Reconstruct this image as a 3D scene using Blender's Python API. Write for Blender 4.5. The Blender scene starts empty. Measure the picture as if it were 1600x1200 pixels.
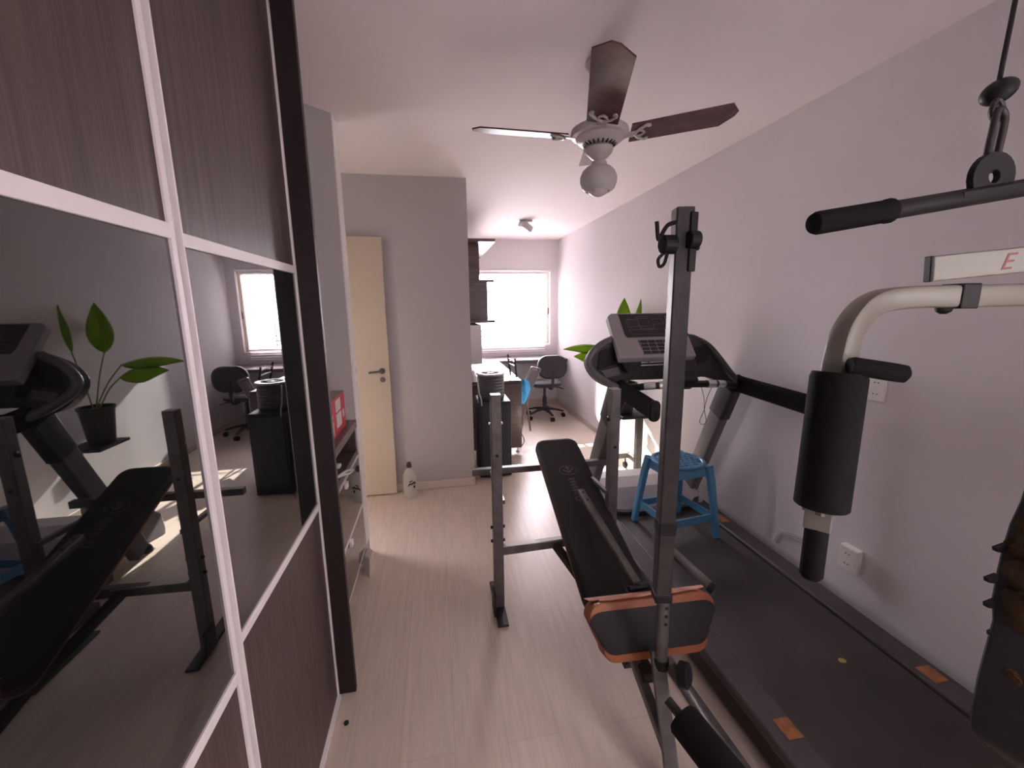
import bpy, bmesh, math, random
from mathutils import Vector, Matrix
random.seed(7)
S = bpy.context.scene
COL = S.collection
V = Vector
pi = math.pi

# ------------------------------------------------------------------ camera
yaw, pit, rol = [math.radians(a) for a in (10.015, -10.45, -0.7126)]
f = V((math.sin(yaw)*math.cos(pit), math.cos(yaw)*math.cos(pit), math.sin(pit)))
r0 = V((math.cos(yaw), -math.sin(yaw), 0)); u0 = r0.cross(f)
r2 = math.cos(rol)*r0 + math.sin(rol)*u0; u2 = -math.sin(rol)*r0 + math.cos(rol)*u0
cd = bpy.data.cameras.new('camera'); cam = bpy.data.objects.new('camera', cd); COL.objects.link(cam)
M = Matrix((r2, u2, -f)).transposed().to_4x4(); M.translation = V((0, 0, 1.55))
cam.matrix_world = M
cd.sensor_width = 36; cd.sensor_fit = 'HORIZONTAL'; cd.lens = 659.08/1600*36; cd.clip_start = 0.02
S.camera = cam

SKY_FRONT, SKY_BACK, SKY_LEFT = 30.0, 7.0, 1.2
# ------------------------------------------------------------------ view / world / daylight
S.view_settings.view_transform = 'Standard'; S.view_settings.look = 'None'
S.view_settings.gamma = 1; S.view_settings.use_curve_mapping = False
S.view_settings.exposure = 1.5
S.cycles.use_denoising = True
S.cycles.max_bounces = 14; S.cycles.diffuse_bounces = 8; S.cycles.glossy_bounces = 6; S.cycles.transmission_bounces = 8
S.cycles.transparent_max_bounces = 12
S.cycles.sample_clamp_indirect = 8
S.cycles.caustics_reflective = False; S.cycles.caustics_refractive = False
W = bpy.data.worlds.new('overcast_daylight'); S.world = W; W.use_nodes = True
bg = W.node_tree.nodes['Background']; bg.inputs[0].default_value = (1.0, 0.90, 0.985, 1); 
_w = W.node_tree; _tc = _w.nodes.new('ShaderNodeTexCoord'); _sx = _w.nodes.new('ShaderNodeSeparateXYZ'); _mr = _w.nodes.new('ShaderNodeMapRange')
# sky strength shaped by direction: bright street ahead, weaker fill behind, dim left
_mr.inputs['From Min'].default_value = .0; _mr.inputs['From Max'].default_value = .45; _mr.interpolation_type = 'SMOOTHSTEP'
_m3 = _w.nodes.new('ShaderNodeMapRange'); _m3.inputs['From Min'].default_value = -.1; _m3.inputs['From Max'].default_value = -.3
_w.links.new(_sx.outputs['X'], _m3.inputs['Value']); _w.links.new(_sx.outputs['Y'], _mr.inputs['Value'])
_m4 = _w.nodes.new('ShaderNodeMix'); _m4.data_type = 'FLOAT'; _m4.inputs[2].default_value = SKY_BACK; _m4.inputs[3].default_value = SKY_LEFT; _w.links.new(_m3.outputs[0], _m4.inputs[0])
_m5 = _w.nodes.new('ShaderNodeMix'); _m5.data_type = 'FLOAT'; _m5.inputs[3].default_value = SKY_FRONT; _w.links.new(_m4.outputs[0], _m5.inputs[2]); _w.links.new(_mr.outputs[0], _m5.inputs[0])
_m6 = _w.nodes.new('ShaderNodeMapRange'); _m6.inputs['From Min'].default_value = -.1; _m6.inputs['From Max'].default_value = -.3; _m6.inputs['To Min'].default_value = 1; _m6.inputs['To Max'].default_value = .08
_m7 = _w.nodes.new('ShaderNodeMath'); _m7.operation = 'MULTIPLY'; _w.links.new(_sx.outputs['X'], _m6.inputs['Value']); _w.links.new(_m6.outputs[0], _m7.inputs[0]); _w.links.new(_m5.outputs[0], _m7.inputs[1])
_m8 = _w.nodes.new('ShaderNodeMapRange'); _m8.inputs['From Min'].default_value = -.12; _m8.inputs['From Max'].default_value = .05; _m8.inputs['To Min'].default_value = .45; _m8.inputs['To Max'].default_value = 1   # darker ground below the horizon
_m9 = _w.nodes.new('ShaderNodeMath'); _m9.operation = 'MULTIPLY'; _w.links.new(_sx.outputs['Z'], _m8.inputs['Value']); _w.links.new(_m8.outputs[0], _m9.inputs[0]); _w.links.new(_m7.outputs[0], _m9.inputs[1])
_ma = _w.nodes.new('ShaderNodeMapRange'); _ma.inputs['From Min'].default_value = .25; _ma.inputs['From Max'].default_value = .6; _ma.inputs['To Min'].default_value = 1; _ma.inputs['To Max'].default_value = .48   # sky dimmed to the right to weaken the added window
_mb = _w.nodes.new('ShaderNodeMath'); _mb.operation = 'MULTIPLY'; _w.links.new(_sx.outputs['X'], _ma.inputs['Value']); _w.links.new(_ma.outputs[0], _mb.inputs[0]); _w.links.new(_m9.outputs[0], _mb.inputs[1])
_w.links.new(_mb.outputs[0], bg.inputs[1])
_mc = _w.nodes.new('ShaderNodeMix'); _mc.data_type = 'RGBA'; _mc.inputs[6].default_value = (1.0, .94, .86, 1); _mc.inputs[7].default_value = (1.0, .89, .96, 1)
_m2 = _w.nodes.new('ShaderNodeMapRange'); _m2.inputs['From Min'].default_value = -.35; _m2.inputs['From Max'].default_value = .35
_w.links.new(_sx.outputs['Y'], _m2.inputs['Value']); _w.links.new(_m2.outputs[0], _mc.inputs[0]); _w.links.new(_mc.outputs[2], bg.inputs[0])
_w.links.new(_tc.outputs['Generated'], _sx.inputs[0])
def portal(loc, rot, sx, sy):
    l = bpy.data.lights.new('sky_portal', 'AREA'); l.shape = 'RECTANGLE'; l.size = sx; l.size_y = sy
    l.cycles.is_portal = True
    o = bpy.data.objects.new('sky_portal', l); COL.objects.link(o); o.location = loc; o.rotation_euler = rot
portal((1.04, 6.66, 1.5), (-pi/2, 0, 0), 1.5, 1.2)      # street window at the far end
portal((2.04, -.75, 1.55), (0, pi/2, 0), 1.0, 0.9)       # added unseen window behind the photographer, fill light for the near end
portal((-1.38, 3.05, 1.05), (0, -pi/2, 0), 2.1, 0.8)        # unseen doorway in the left wall, opened to add fill light
sl = bpy.data.lights.new('sun', 'SUN'); sl.energy = 22; sl.angle = math.radians(0.5); sl.color = (1, .93, .85)
sun = bpy.data.objects.new('sun', sl); COL.objects.link(sun); sun.location = (1, 9, 5)
sd = V((math.sin(math.radians(5.5))*math.cos(math.radians(27)), -math.cos(math.radians(5.5))*math.cos(math.radians(27)), -math.sin(math.radians(27))))
sun.rotation_euler = sd.to_track_quat('-Z', 'Y').to_euler()

# ------------------------------------------------------------------ materials
def mat(name, col, rough=0.5, metal=0.0, noise=0.0, nscale=8.0, nstretch=(1, 1, 1), bump=0.0, bscale=60.0, ior=1.45, emis=None, col2=None, coat=0.0, lo=.35, hi=.65, trans=0.0, sheen=0.0, spec=0.5):
    m = bpy.data.materials.new(name); m.use_nodes = True
    nt = m.node_tree; b = nt.nodes['Principled BSDF']; L = nt.links
    b.inputs['Base Color'].default_value = (*col, 1); b.inputs['Roughness'].default_value = rough
    b.inputs['Metallic'].default_value = metal; b.inputs['IOR'].default_value = ior
    b.inputs['Coat Weight'].default_value = coat; b.inputs['Transmission Weight'].default_value = trans
    b.inputs['Specular IOR Level'].default_value = spec
    tc = nt.nodes.new('ShaderNodeTexCoord')
    mp = nt.nodes.new('ShaderNodeMapping'); mp.inputs['Scale'].default_value = nstretch
    L.new(tc.outputs['Object'], mp.inputs['Vector'])
    if noise or col2:
        n = nt.nodes.new('ShaderNodeTexNoise'); n.inputs['Scale'].default_value = nscale; n.inputs['Detail'].default_value = 6
        L.new(mp.outputs[0], n.inputs['Vector'])
        mr = nt.nodes.new('ShaderNodeMapRange'); mr.inputs['From Min'].default_value = lo; mr.inputs['From Max'].default_value = hi
        L.new(n.outputs[0], mr.inputs['Value'])
        mx = nt.nodes.new('ShaderNodeMix'); mx.data_type = 'RGBA'
        c2 = col2 or tuple(c*(1-noise) for c in col)
        mx.inputs[6].default_value = (*col, 1); mx.inputs[7].default_value = (*c2, 1)
        L.new(mr.outputs[0], mx.inputs[0]); L.new(mx.outputs[2], b.inputs['Base Color'])
    if bump:
        n2 = nt.nodes.new('ShaderNodeTexNoise'); n2.inputs['Scale'].default_value = bscale; n2.inputs['Detail'].default_value = 3
        L.new(mp.outputs[0], n2.inputs['Vector'])
        bp = nt.nodes.new('ShaderNodeBump'); bp.inputs['Strength'].default_value = bump; bp.inputs['Distance'].default_value = 0.004
        L.new(n2.outputs[0], bp.inputs['Height']); L.new(bp.outputs[0], b.inputs['Normal'])
    if emis:
        b.inputs['Emission Color'].default_value = (*col, 1); b.inputs['Emission Strength'].default_value = emis
    return m

def floor_mat():
    m = mat('pale_laminate', (0.46, 0.40, 0.345), rough=0.33)
    nt = m.node_tree; L = nt.links; b = nt.nodes['Principled BSDF']
    tc = nt.nodes['Texture Coordinate']
    mp = nt.nodes.new('ShaderNodeMapping'); mp.inputs['Rotation'].default_value = (0, 0, pi/2)
    L.new(tc.outputs['Object'], mp.inputs[0])
    br = nt.nodes.new('ShaderNodeTexBrick'); br.inputs['Scale'].default_value = 1.0
    br.inputs['Brick Width'].default_value = 1.25; br.inputs['Row Height'].default_value = 0.19
    br.inputs['Mortar Size'].default_value = 0.0016; br.inputs['Mortar Smooth'].default_value = 0.3; br.inputs['Bias'].default_value = 0
    br.inputs['Color1'].default_value = (0.78, 0.665, 0.58, 1); br.inputs['Color2'].default_value = (0.755, 0.64, 0.555, 1)
    br.inputs['Mortar'].default_value = (0.66, 0.56, 0.48, 1)
    L.new(mp.outputs[0], br.inputs['Vector'])
    mp2 = nt.nodes.new('ShaderNodeMapping'); mp2.inputs['Scale'].default_value = (16, 1.2, 1)
    L.new(tc.outputs['Object'], mp2.inputs[0])
    n = nt.nodes.new('ShaderNodeTexNoise'); n.inputs['Scale'].default_value = 3; n.inputs['Detail'].default_value = 8
    L.new(mp2.outputs[0], n.inputs['Vector'])
    mr = nt.nodes.new('ShaderNodeMapRange'); mr.inputs['From Min'].default_value = .3; mr.inputs['From Max'].default_value = .7
    mr.inputs['To Min'].default_value = .90; mr.inputs['To Max'].default_value = 1.04
    L.new(n.outputs[0], mr.inputs['Value'])
    mx = nt.nodes.new('ShaderNodeMix'); mx.data_type = 'RGBA'; mx.blend_type = 'MULTIPLY'; mx.inputs[0].default_value = 1
    L.new(br.outputs[0], mx.inputs[6]); L.new(mr.outputs[0], mx.inputs[7]); L.new(mx.outputs[2], b.inputs['Base Color'])
    return m

M_WALL = mat('lavender_white_paint', (0.78, 0.755, 0.775), rough=0.75, bump=0.05, bscale=180, noise=.03, nscale=2)
M_WALLG = mat('darkened_wall_paint', (0.47, 0.45, 0.455), rough=0.75, bump=0.05, bscale=180, noise=.03, nscale=2)  # wall paint darkened for alcove and stub, shade put into the colour
M_CEIL = mat('white_ceiling_paint', (0.86, 0.80, 0.81), rough=0.8, bump=0.08, bscale=120)
M_FLOOR = floor_mat()
M_BASE = mat('beige_baseboard', (0.68, 0.58, 0.52), rough=0.45, noise=.06, nscale=4, nstretch=(1, 1, 6))
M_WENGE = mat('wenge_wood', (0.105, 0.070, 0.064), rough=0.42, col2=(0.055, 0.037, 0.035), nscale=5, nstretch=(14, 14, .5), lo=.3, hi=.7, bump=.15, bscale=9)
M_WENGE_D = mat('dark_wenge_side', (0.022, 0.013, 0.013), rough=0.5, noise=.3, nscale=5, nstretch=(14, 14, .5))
M_GLASS_K = mat('black_glass', (0.004, 0.004, 0.005), rough=0.015, ior=2.35)
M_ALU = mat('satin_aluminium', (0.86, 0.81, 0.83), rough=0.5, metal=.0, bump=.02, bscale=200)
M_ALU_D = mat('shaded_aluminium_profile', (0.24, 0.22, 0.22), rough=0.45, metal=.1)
M_CREAM = mat('cream_door_lacquer', (0.54, 0.465, 0.37), rough=0.4, noise=.03, nscale=3)
M_WHITE = mat('white_plastic', (0.86, 0.84, 0.83), rough=0.4)
M_WHITEF = mat('white_frame', (0.78, 0.74, 0.75), rough=0.4)
M_PINKF = mat('window_inner_frame', (0.52, 0.42, 0.38), rough=0.4)
M_CHROME = mat('chrome', (0.62, 0.60, 0.60), rough=0.2, metal=1)
M_STEEL = mat('worn_grey_steel_tube', (0.16, 0.15, 0.15), rough=0.4, metal=.5, col2=(0.09, .078, .072), nscale=14, lo=.45, hi=.8, bump=.1, bscale=40)
M_STEEL_D = mat('dark_grey_steel_tube', (0.05, 0.044, 0.044), rough=0.5, metal=.2, noise=.4, nscale=20, bump=.1, bscale=50)
M_BLACK = mat('black_plastic', (0.014, 0.013, 0.015), rough=0.5, spec=.3)
M_BLACKM = mat('black_matte_foam', (0.011, 0.010, 0.012), rough=0.9, bump=.3, bscale=150, spec=.25)
M_VINYL = mat('black_vinyl', (0.018, 0.016, 0.018), rough=0.68, bump=.25, bscale=220)
M_ORANGE = mat('orange_vinyl_trim', (0.38, 0.125, 0.045), rough=0.5, col2=(0.26, 0.075, 0.03), nscale=9, bump=.4, bscale=25)
M_TAN = mat('tan_foam_underside', (0.33, 0.17, 0.035), rough=0.7, col2=(0.22, 0.10, 0.02), nscale=7)
M_TORN = mat('torn_orange_backing', (0.62, 0.33, 0.24), rough=0.6, col2=(0.45, 0.16, 0.09), nscale=16, bump=.6, bscale=30)
M_PRINT = mat('faint_grey_print', (0.11, 0.10, 0.11), rough=0.6)
M_GREY = mat('grey_console_plastic', (0.34, 0.32, 0.325), rough=0.45, noise=.06, nscale=10)
M_GREYD = mat('charcoal_console_shell', (0.045, 0.04, 0.043), rough=0.45, noise=.15, nscale=10)
M_GREYM = mat('mid_grey_rim', (0.16, 0.15, 0.16), rough=0.35)
M_PAINTG = mat('grey_painted_upright', (0.19, 0.18, 0.185), rough=0.4, metal=.3, noise=.15, nscale=6)
M_DISP = mat('dark_display', (0.025, 0.022, 0.028), rough=0.18)
M_LINE = mat('display_outline', (0.15, 0.14, 0.16), rough=0.4)
M_SILVER = mat('silver_sensor', (0.75, 0.74, 0.74), rough=0.25, metal=.7)
M_BELT = mat('treadmill_belt', (0.062, 0.050, 0.047), rough=0.55, noise=.35, nscale=3, bump=.4, bscale=300)
M_RAIL = mat('treadmill_side_rail', (0.085, 0.072, 0.075), rough=0.45, noise=.3, nscale=5)
M_STICK = mat('orange_sticker', (0.42, 0.16, 0.06), rough=0.5, noise=.4, nscale=40)
M_YELL = mat('yellow_speck', (0.45, 0.38, 0.12), rough=0.6)
M_HOOD = mat('pale_grey_motor_cover', (0.46, 0.43, 0.44), rough=0.35)
M_BLUE = mat('blue_stool_plastic', (0.085, 0.27, 0.46), rough=0.35, noise=.08, nscale=6)
M_FAN = mat('fan_white_enamel', (0.52, 0.475, 0.47), rough=0.4)
M_BLADE = mat('mahogany_blade', (0.115, 0.045, 0.045), rough=0.22, col2=(0.06, 0.022, 0.022), nscale=6, nstretch=(3, 3, 3))
M_GLOBE = mat('frosted_globe_glass', (0.55, 0.53, 0.52), rough=0.45)
M_LEAF = mat('green_leaf', (0.22, 0.36, 0.02), rough=0.4, col2=(0.07, 0.18, 0.015), nscale=9)
_nt = M_LEAF.node_tree; _b = _nt.nodes['Principled BSDF']; _t = _nt.nodes.new('ShaderNodeBsdfTranslucent'); _t.inputs[0].default_value = (.38, .52, .03, 1)
_mx = _nt.nodes.new('ShaderNodeMixShader'); _mx.inputs[0].default_value = .5
_nt.links.new(_b.outputs[0], _mx.inputs[1]); _nt.links.new(_t.outputs[0], _mx.inputs[2]); _nt.links.new(_mx.outputs[0], _nt.nodes['Material Output'].inputs[0])
M_POT = mat('dark_plant_pot', (0.03, 0.028, 0.028), rough=0.4)
M_SOIL = mat('potting_soil', (0.035, 0.022, 0.015), rough=1, bump=.8, bscale=60)
M_SPK = mat('black_speaker_vinyl', (0.020, 0.022, 0.028), rough=0.55, bump=.3, bscale=160)
M_SPKG = mat('speaker_grille', (0.035, 0.037, 0.045), rough=0.5, metal=.3, bump=.5, bscale=260)
M_DRUM = mat('grey_canister_plastic', (0.07, 0.07, 0.08), rough=0.35)
M_LID = mat('light_grey_lid', (0.42, 0.42, 0.44), rough=0.35)
M_DESK = mat('brown_desk_laminate', (0.115, 0.078, 0.075), rough=0.3, col2=(0.07, 0.045, 0.042), nscale=5, nstretch=(.8, 10, 10), coat=.3)
M_CHAIR = mat('charcoal_chair_fabric', (0.045, 0.043, 0.052), rough=0.85, bump=.3, bscale=200)
M_BAG = mat('sky_blue_cloth', (0.06, 0.40, 0.80), rough=0.7, bump=.5, bscale=30)
M_MESH = mat('grey_mesh_fabric', (0.12, 0.10, 0.12), rough=0.8, bump=.6, bscale=120)
M_BROWNM = mat('bronze_tube', (0.20, 0.15, 0.15), rough=0.35, metal=.6)
M_RED = mat('red_printed_card', (0.55, 0.03, 0.06), rough=0.4)
M_PAPER = mat('white_print', (0.70, 0.64, 0.64), rough=0.5)
M_BOXTOP = mat('grey_box_top', (0.30, 0.26, 0.26), rough=0.5)
M_BOTTLE = mat('milky_bottle', (0.62, 0.60, 0.56), rough=0.3, trans=.25)
M_CREAMG = mat('cream_gym_paint', (0.25, 0.23, 0.195), rough=0.35, noise=.06, nscale=6)
M_REDT = mat('dark_red_decal', (0.22, 0.01, 0.03), rough=0.4)
M_FOAM = mat('yellowed_foam', (0.085, 0.042, 0.012), rough=0.95, col2=(0.03, 0.018, 0.010), nscale=18, bump=1, bscale=40)
M_WIRE = mat('dark_wire', (0.05, 0.04, 0.04), rough=0.5)
M_WWIRE = mat('white_cable', (0.62, 0.58, 0.57), rough=0.4)
M_BLIND = mat('white_blind_slat', (0.80, 0.77, 0.78), rough=0.4)
M_PANE = bpy.data.materials.new('window_glass'); M_PANE.use_nodes = True
_n = M_PANE.node_tree; _n.nodes.clear(); _o = _n.nodes.new('ShaderNodeOutputMaterial'); _t1 = _n.nodes.new('ShaderNodeBsdfTransparent'); _g = _n.nodes.new('ShaderNodeBsdfGlossy')
_g.inputs['Roughness'].default_value = .02; _t1.inputs[0].default_value = (.93, .94, .94, 1); _m = _n.nodes.new('ShaderNodeMixShader'); _m.inputs[0].default_value = .05
_n.links.new(_t1.outputs[0], _m.inputs[1]); _n.links.new(_g.outputs[0], _m.inputs[2]); _n.links.new(_m.outputs[0], _o.inputs[0])

# ------------------------------------------------------------------ helpers
def link(name, bm, m, parent=None, bevel=0, smooth=False, seg=2):
    bmesh.ops.recalc_face_normals(bm, faces=bm.faces[:])
    me = bpy.data.meshes.new(name); bm.to_mesh(me); bm.free()
    if isinstance(m, (list, tuple)):
        for x in m: me.materials.append(x)
    else: me.materials.append(m)
    o = bpy.data.objects.new(name, me); COL.objects.link(o)
    if smooth:
        for p in me.polygons: p.use_smooth = True
        me.set_sharp_from_angle(angle=math.radians(38))
    if bevel:
        b = o.modifiers.new('bevel', 'BEVEL'); b.width = bevel; b.segments = seg; b.limit_method = 'ANGLE'; b.angle_limit = math.radians(40)
        b.harden_normals = False
    if parent is not None:
        o.parent = parent; o.matrix_parent_inverse = root_inv(parent)
    return o
def root_inv(p):
    # parts of an Empty are modelled in place; sub-parts already share that frame
    return Matrix.Translation(-p.location) if p.parent is None else Matrix.Identity(4)
def thing(name, loc, label, cat, group=None):
    o = bpy.data.objects.new(name, None); COL.objects.link(o); o.location = loc; o.empty_display_size = .1
    o['label'] = label; o['category'] = cat
    if group: o['group'] = group
    return o
def tag(o, label, cat, group=None):
    o['label'] = label; o['category'] = cat
    if group: o['group'] = group
    return o
def struct(o): o['kind'] = 'structure'; return o
def nb(): return bmesh.new()
def box(bm, lo, hi, mi=0):
    g = bmesh.ops.create_cube(bm, size=1)['verts']
    for v in g:
        v.co = V([(lo[i]+hi[i])/2 + v.co[i]*(hi[i]-lo[i]) for i in range(3)])
    if mi:
        for fc in {fc for v in g for fc in v.link_faces}: fc.material_index = mi
    return g
def obox(bm, c, size, R):
    """box of a size about centre c in frame R (3x3)"""
    g = bmesh.ops.create_cube(bm, size=1)['verts']
    for v in g: v.co = V(c) + R @ V([v.co[i]*size[i] for i in range(3)])
    return g
def frame_z(d, up=V((0, 0, 1))):
    d = V(d).normalized(); x = up.cross(d)
    if x.length < 1e-4: x = V((1, 0, 0))
    x.normalize(); y = d.cross(x)
    return Matrix((x, y, d)).transposed()
def sweep(bm, path, prof, up=V((0, 0, 1)), caps=True, scales=None):
    path = [V(p) for p in path]; n = len(path); rings = []
    T = []
    for i in range(n):
        a = path[max(0, i-1)]; b = path[min(n-1, i+1)]; T.append((b-a).normalized())
    x = V(up).cross(T[0])
    if x.length < 1e-3: x = V((1, 0, 0)).cross(T[0]) if abs(T[0].x) < .9 else V((0, 1, 0)).cross(T[0])
    x.normalize()
    for i in range(n):
        x = (x - T[i]*x.dot(T[i])).normalized(); y = T[i].cross(x)
        s = scales[i] if scales else 1
        rings.append([bm.verts.new(path[i] + x*p[0]*s + y*p[1]*s) for p in prof])
    k = len(prof)
    for i in range(n-1):
        for j in range(k):
            bm.faces.new((rings[i][j], rings[i][(j+1) % k], rings[i+1][(j+1) % k], rings[i+1][j]))
    if caps:
        bm.faces.new(rings[0][::-1]); bm.faces.new(rings[-1])
def circ(r, n=14): return [(r*math.cos(2*pi*i/n), r*math.sin(2*pi*i/n)) for i in range(n)]
def rect(w, h): return [(-w/2, -h/2), (w/2, -h/2), (w/2, h/2), (-w/2, h/2)]
def rrect(w, h, r, k=3):
    o = []
    for cx, cy, a in ((w/2-r, h/2-r, 0), (-w/2+r, h/2-r, 90), (-w/2+r, -h/2+r, 180), (w/2-r, -h/2+r, 270)):
        for i in range(k+1):
            t = math.radians(a+90*i/k); o.append((cx+r*math.cos(t), cy+r*math.sin(t)))
    return o
def tube(bm, path, r, n=14, **k): sweep(bm, path, circ(r, n), **k)
def smoothpath(pts, n=8):
    P = [V(p) for p in pts]; P = [P[0]*2-P[1]] + P + [P[-1]*2-P[-2]]; o = []
    for i in range(1, len(P)-2):
        for k in range(n):
            t = k/n; a, b, c, d = P[i-1:i+3]
            o.append(.5*((2*b)+(c-a)*t+(2*a-5*b+4*c-d)*t*t+(3*b-a-3*c+d)*t**3))
    o.append(P[-2]); return o
def lathe(bm, prof, c=(0, 0, 0), n=28, R=None, close=True):
    c = V(c); rings = []
    for r, z in prof:
        ring = []
        for i in range(n):
            a = 2*pi*i/n; p = V((max(r, 1e-4)*math.cos(a), max(r, 1e-4)*math.sin(a), z))
            if R: p = R @ p
            ring.append(bm.verts.new(c+p))
        rings.append(ring)
    for i in range(len(rings)-1):
        for j in range(n): bm.faces.new((rings[i][j], rings[i][(j+1) % n], rings[i+1][(j+1) % n], rings[i+1][j]))
    if close: bm.faces.new(rings[0][::-1]); bm.faces.new(rings[-1])
def prism(bm, poly, vec):
    """poly: 3D points; extruded by vec"""
    vec = V(vec); a = [bm.verts.new(V(p)) for p in poly]; b = [bm.verts.new(V(p)+vec) for p in poly]
    bm.faces.new(a[::-1]); bm.faces.new(b); n = len(a)
    for i in range(n): bm.faces.new((a[i], a[(i+1) % n], b[(i+1) % n], b[i]))
def lerp(a, b, t): return V(a)*(1-t)+V(b)*t
def cyl(bm, a, b, r, n=16): tube(bm, [a, b], r, n)

H = 2.535
# ================================================================== ROOM
bm = nb(); box(bm, (-1.35, -1.5, -.1), (2.05, 6.7, 0)); struct(link('floor', bm, M_FLOOR))
bm = nb(); box(bm, (-1.35, -1.5, H), (2.05, 6.7, H+.1)); struct(link('ceiling', bm, M_CEIL))
bm = nb(); box(bm, (1.89, -.3, 0), (2.05, 6.7, H)); box(bm, (1.89, -1.5, 0), (2.05, -1.2, H)); box(bm, (1.89, -1.2, 0), (2.05, -.3, 1.05)); box(bm, (1.89, -1.2, 2.05), (2.05, -.3, H)); struct(link('wall_right', bm, M_WALL))
bm = nb(); box(bm, (-1.35, -1.5, 0), (-1.2, 2.66, H)); box(bm, (-1.35, 3.44, 0), (-1.2, 3.52, H)); box(bm, (-1.35, 2.66, 2.1), (-1.2, 3.44, H)); struct(link('wall_left', bm, M_WALL))
bm = nb(); box(bm, (-1.36, 2.661, 0), (-1.19, 2.69, 2.099)); box(bm, (-1.36, 3.41, 0), (-1.19, 3.439, 2.099)); box(bm, (-1.36, 2.69, 2.07), (-1.19, 3.41, 2.099)); struct(link('trim_1', bm, M_CREAM))  # casing of the unseen doorway that was added for fill light
# far wall with the window opening
WX0, WX1, WZ0, WZ1 = 0.33, 1.79, 0.925, 2.09
bm = nb(); box(bm, (.2, 6.5, 0), (1.89, 6.66, WZ0)); box(bm, (.2, 6.5, WZ1), (1.89, 6.66, H))
box(bm, (.2, 6.5, WZ0), (WX0, 6.66, WZ1)); box(bm, (WX1, 6.5, WZ0), (1.89, 6.66, WZ1)); struct(link('wall_far', bm, M_WALL))
# wall behind the photographer
bm = nb(); box(bm, (-1.2, -1.5, 0), (1.89, -1.38, H)); struct(link('wall_back', bm, M_WALL))
# alcove block: the wall facing the camera and its return along the desk
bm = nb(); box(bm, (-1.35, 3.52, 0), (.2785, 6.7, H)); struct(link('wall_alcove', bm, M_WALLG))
# wall stub with splayed face beside the drawer cabinet
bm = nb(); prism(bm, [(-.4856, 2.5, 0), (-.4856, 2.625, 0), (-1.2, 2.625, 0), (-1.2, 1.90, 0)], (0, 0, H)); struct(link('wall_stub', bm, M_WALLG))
bm = nb(); box(bm, (-.4855, 2.503, .11), (-.4805, 2.623, H-.001)); struct(link('stub_end_slab', bm, M_WHITE))  # white slab over the stub end, its lit look put into the colour
# baseboards
def baseboard(name, segs):
    bm = nb()
    for lo, hi in segs: box(bm, lo, hi)
    return struct(link(name, bm, M_BASE, bevel=.003))
baseboard('baseboard_right', [((1.876, 3.0, .001), (1.889, 6.5, .07)), ((1.876, -1.38, .001), (1.889, 3.0, .07))])
baseboard('baseboard_alcove', [((-1.19, 3.507, .001), (.291, 3.5195, .07)), ((.279, 3.507, .001), (.291, 6.49, .07))])
baseboard('baseboard_far', [((.292, 6.487, .001), (1.875, 6.4995, .07))])
# loose baseboard end at the stub
bm = nb(); prism(bm, [(-.484, 2.37, 0.001), (-.445, 2.33, 0.001), (-.432, 2.41, 0.001), (-.47, 2.47, .001)], (0.005, 0.01, .115))
tag(link('baseboard_offcut', bm, M_BASE, bevel=.004), 'short loose piece of pale baseboard leaning at the foot of the wall stub', 'baseboard piece')

# window_1
fr = nb()
def ring(bm, x0, x1, z0, z1, y0, y1, w):
    box(bm, (x0, y0, z0), (x0+w, y1, z1)); box(bm, (x1-w, y0, z0), (x1, y1, z1))
    box(bm, (x0+w, y0, z0), (x1-w, y1, z0+w)); box(bm, (x0+w, y0, z1-w), (x1-w, y1, z1))
ring(fr, WX0, WX1, WZ0, WZ1, 6.485, 6.64, .03)
w1 = struct(link('window_1', fr, M_WHITEF, bevel=.003))
bm = nb(); ring(bm, WX0+.03, WX1-.03, WZ0+.03, WZ1-.03, 6.54, 6.60, .04); box(bm, (1.04, 6.56, WZ0+.06), (1.085, 6.60, WZ1-.06))
link('window_sash', bm, M_PINKF, w1, bevel=.003)
for a, b in ((WX0+.07, 1.04), (1.085, WX1-.07)):
    bm = nb(); box(bm, (a, 6.575, WZ0+.07), (b, 6.579, WZ1-.07)); link('window_pane', bm, M_PANE, w1)
bm = nb(); box(bm, (1.742, 6.53, 1.42), (1.755, 6.54, 1.52)); link('window_latch', bm, M_BLACK, w1, bevel=.003)
bm = nb(); box(bm, (1.93, -1.2, 1.05), (1.98, -.3, 1.09)); box(bm, (1.93, -1.2, 2.01), (1.98, -.3, 2.05)); box(bm, (1.93, -1.2, 1.09), (1.98, -1.16, 2.01)); box(bm, (1.93, -.34, 1.09), (1.98, -.3, 2.01)); struct(link('fill_window', bm, M_WHITEF, bevel=.003))  # frame of the added window, out of view, lets in fill light
# grille bars outside
t = thing('drying_rack', (1.05, 6.661, .86), 'folding wall rack of thin grey bars seen outside through the street window', 'drying rack')
for z, x1 in ((1.345, 1.62), (1.16, 1.60), (1.08, 1.58)):
    bm = nb(); tube(bm, smoothpath([(.35, 6.9, z), (1.0, 6.9, z), (x1-.12, 6.9, z), (x1, 6.84, z+.04)], 4), .008, 8)
    link('bar', bm, M_STEEL_D, t, smooth=True)
for x in (.36, 1.46):
    bm = nb(); box(bm, (x, 6.6605, .86), (x+.02, 6.93, .88)); box(bm, (x, 6.9, .88), (x+.02, 6.92, 1.36)); link('bracket', bm, M_STEEL_D, t)

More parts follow.
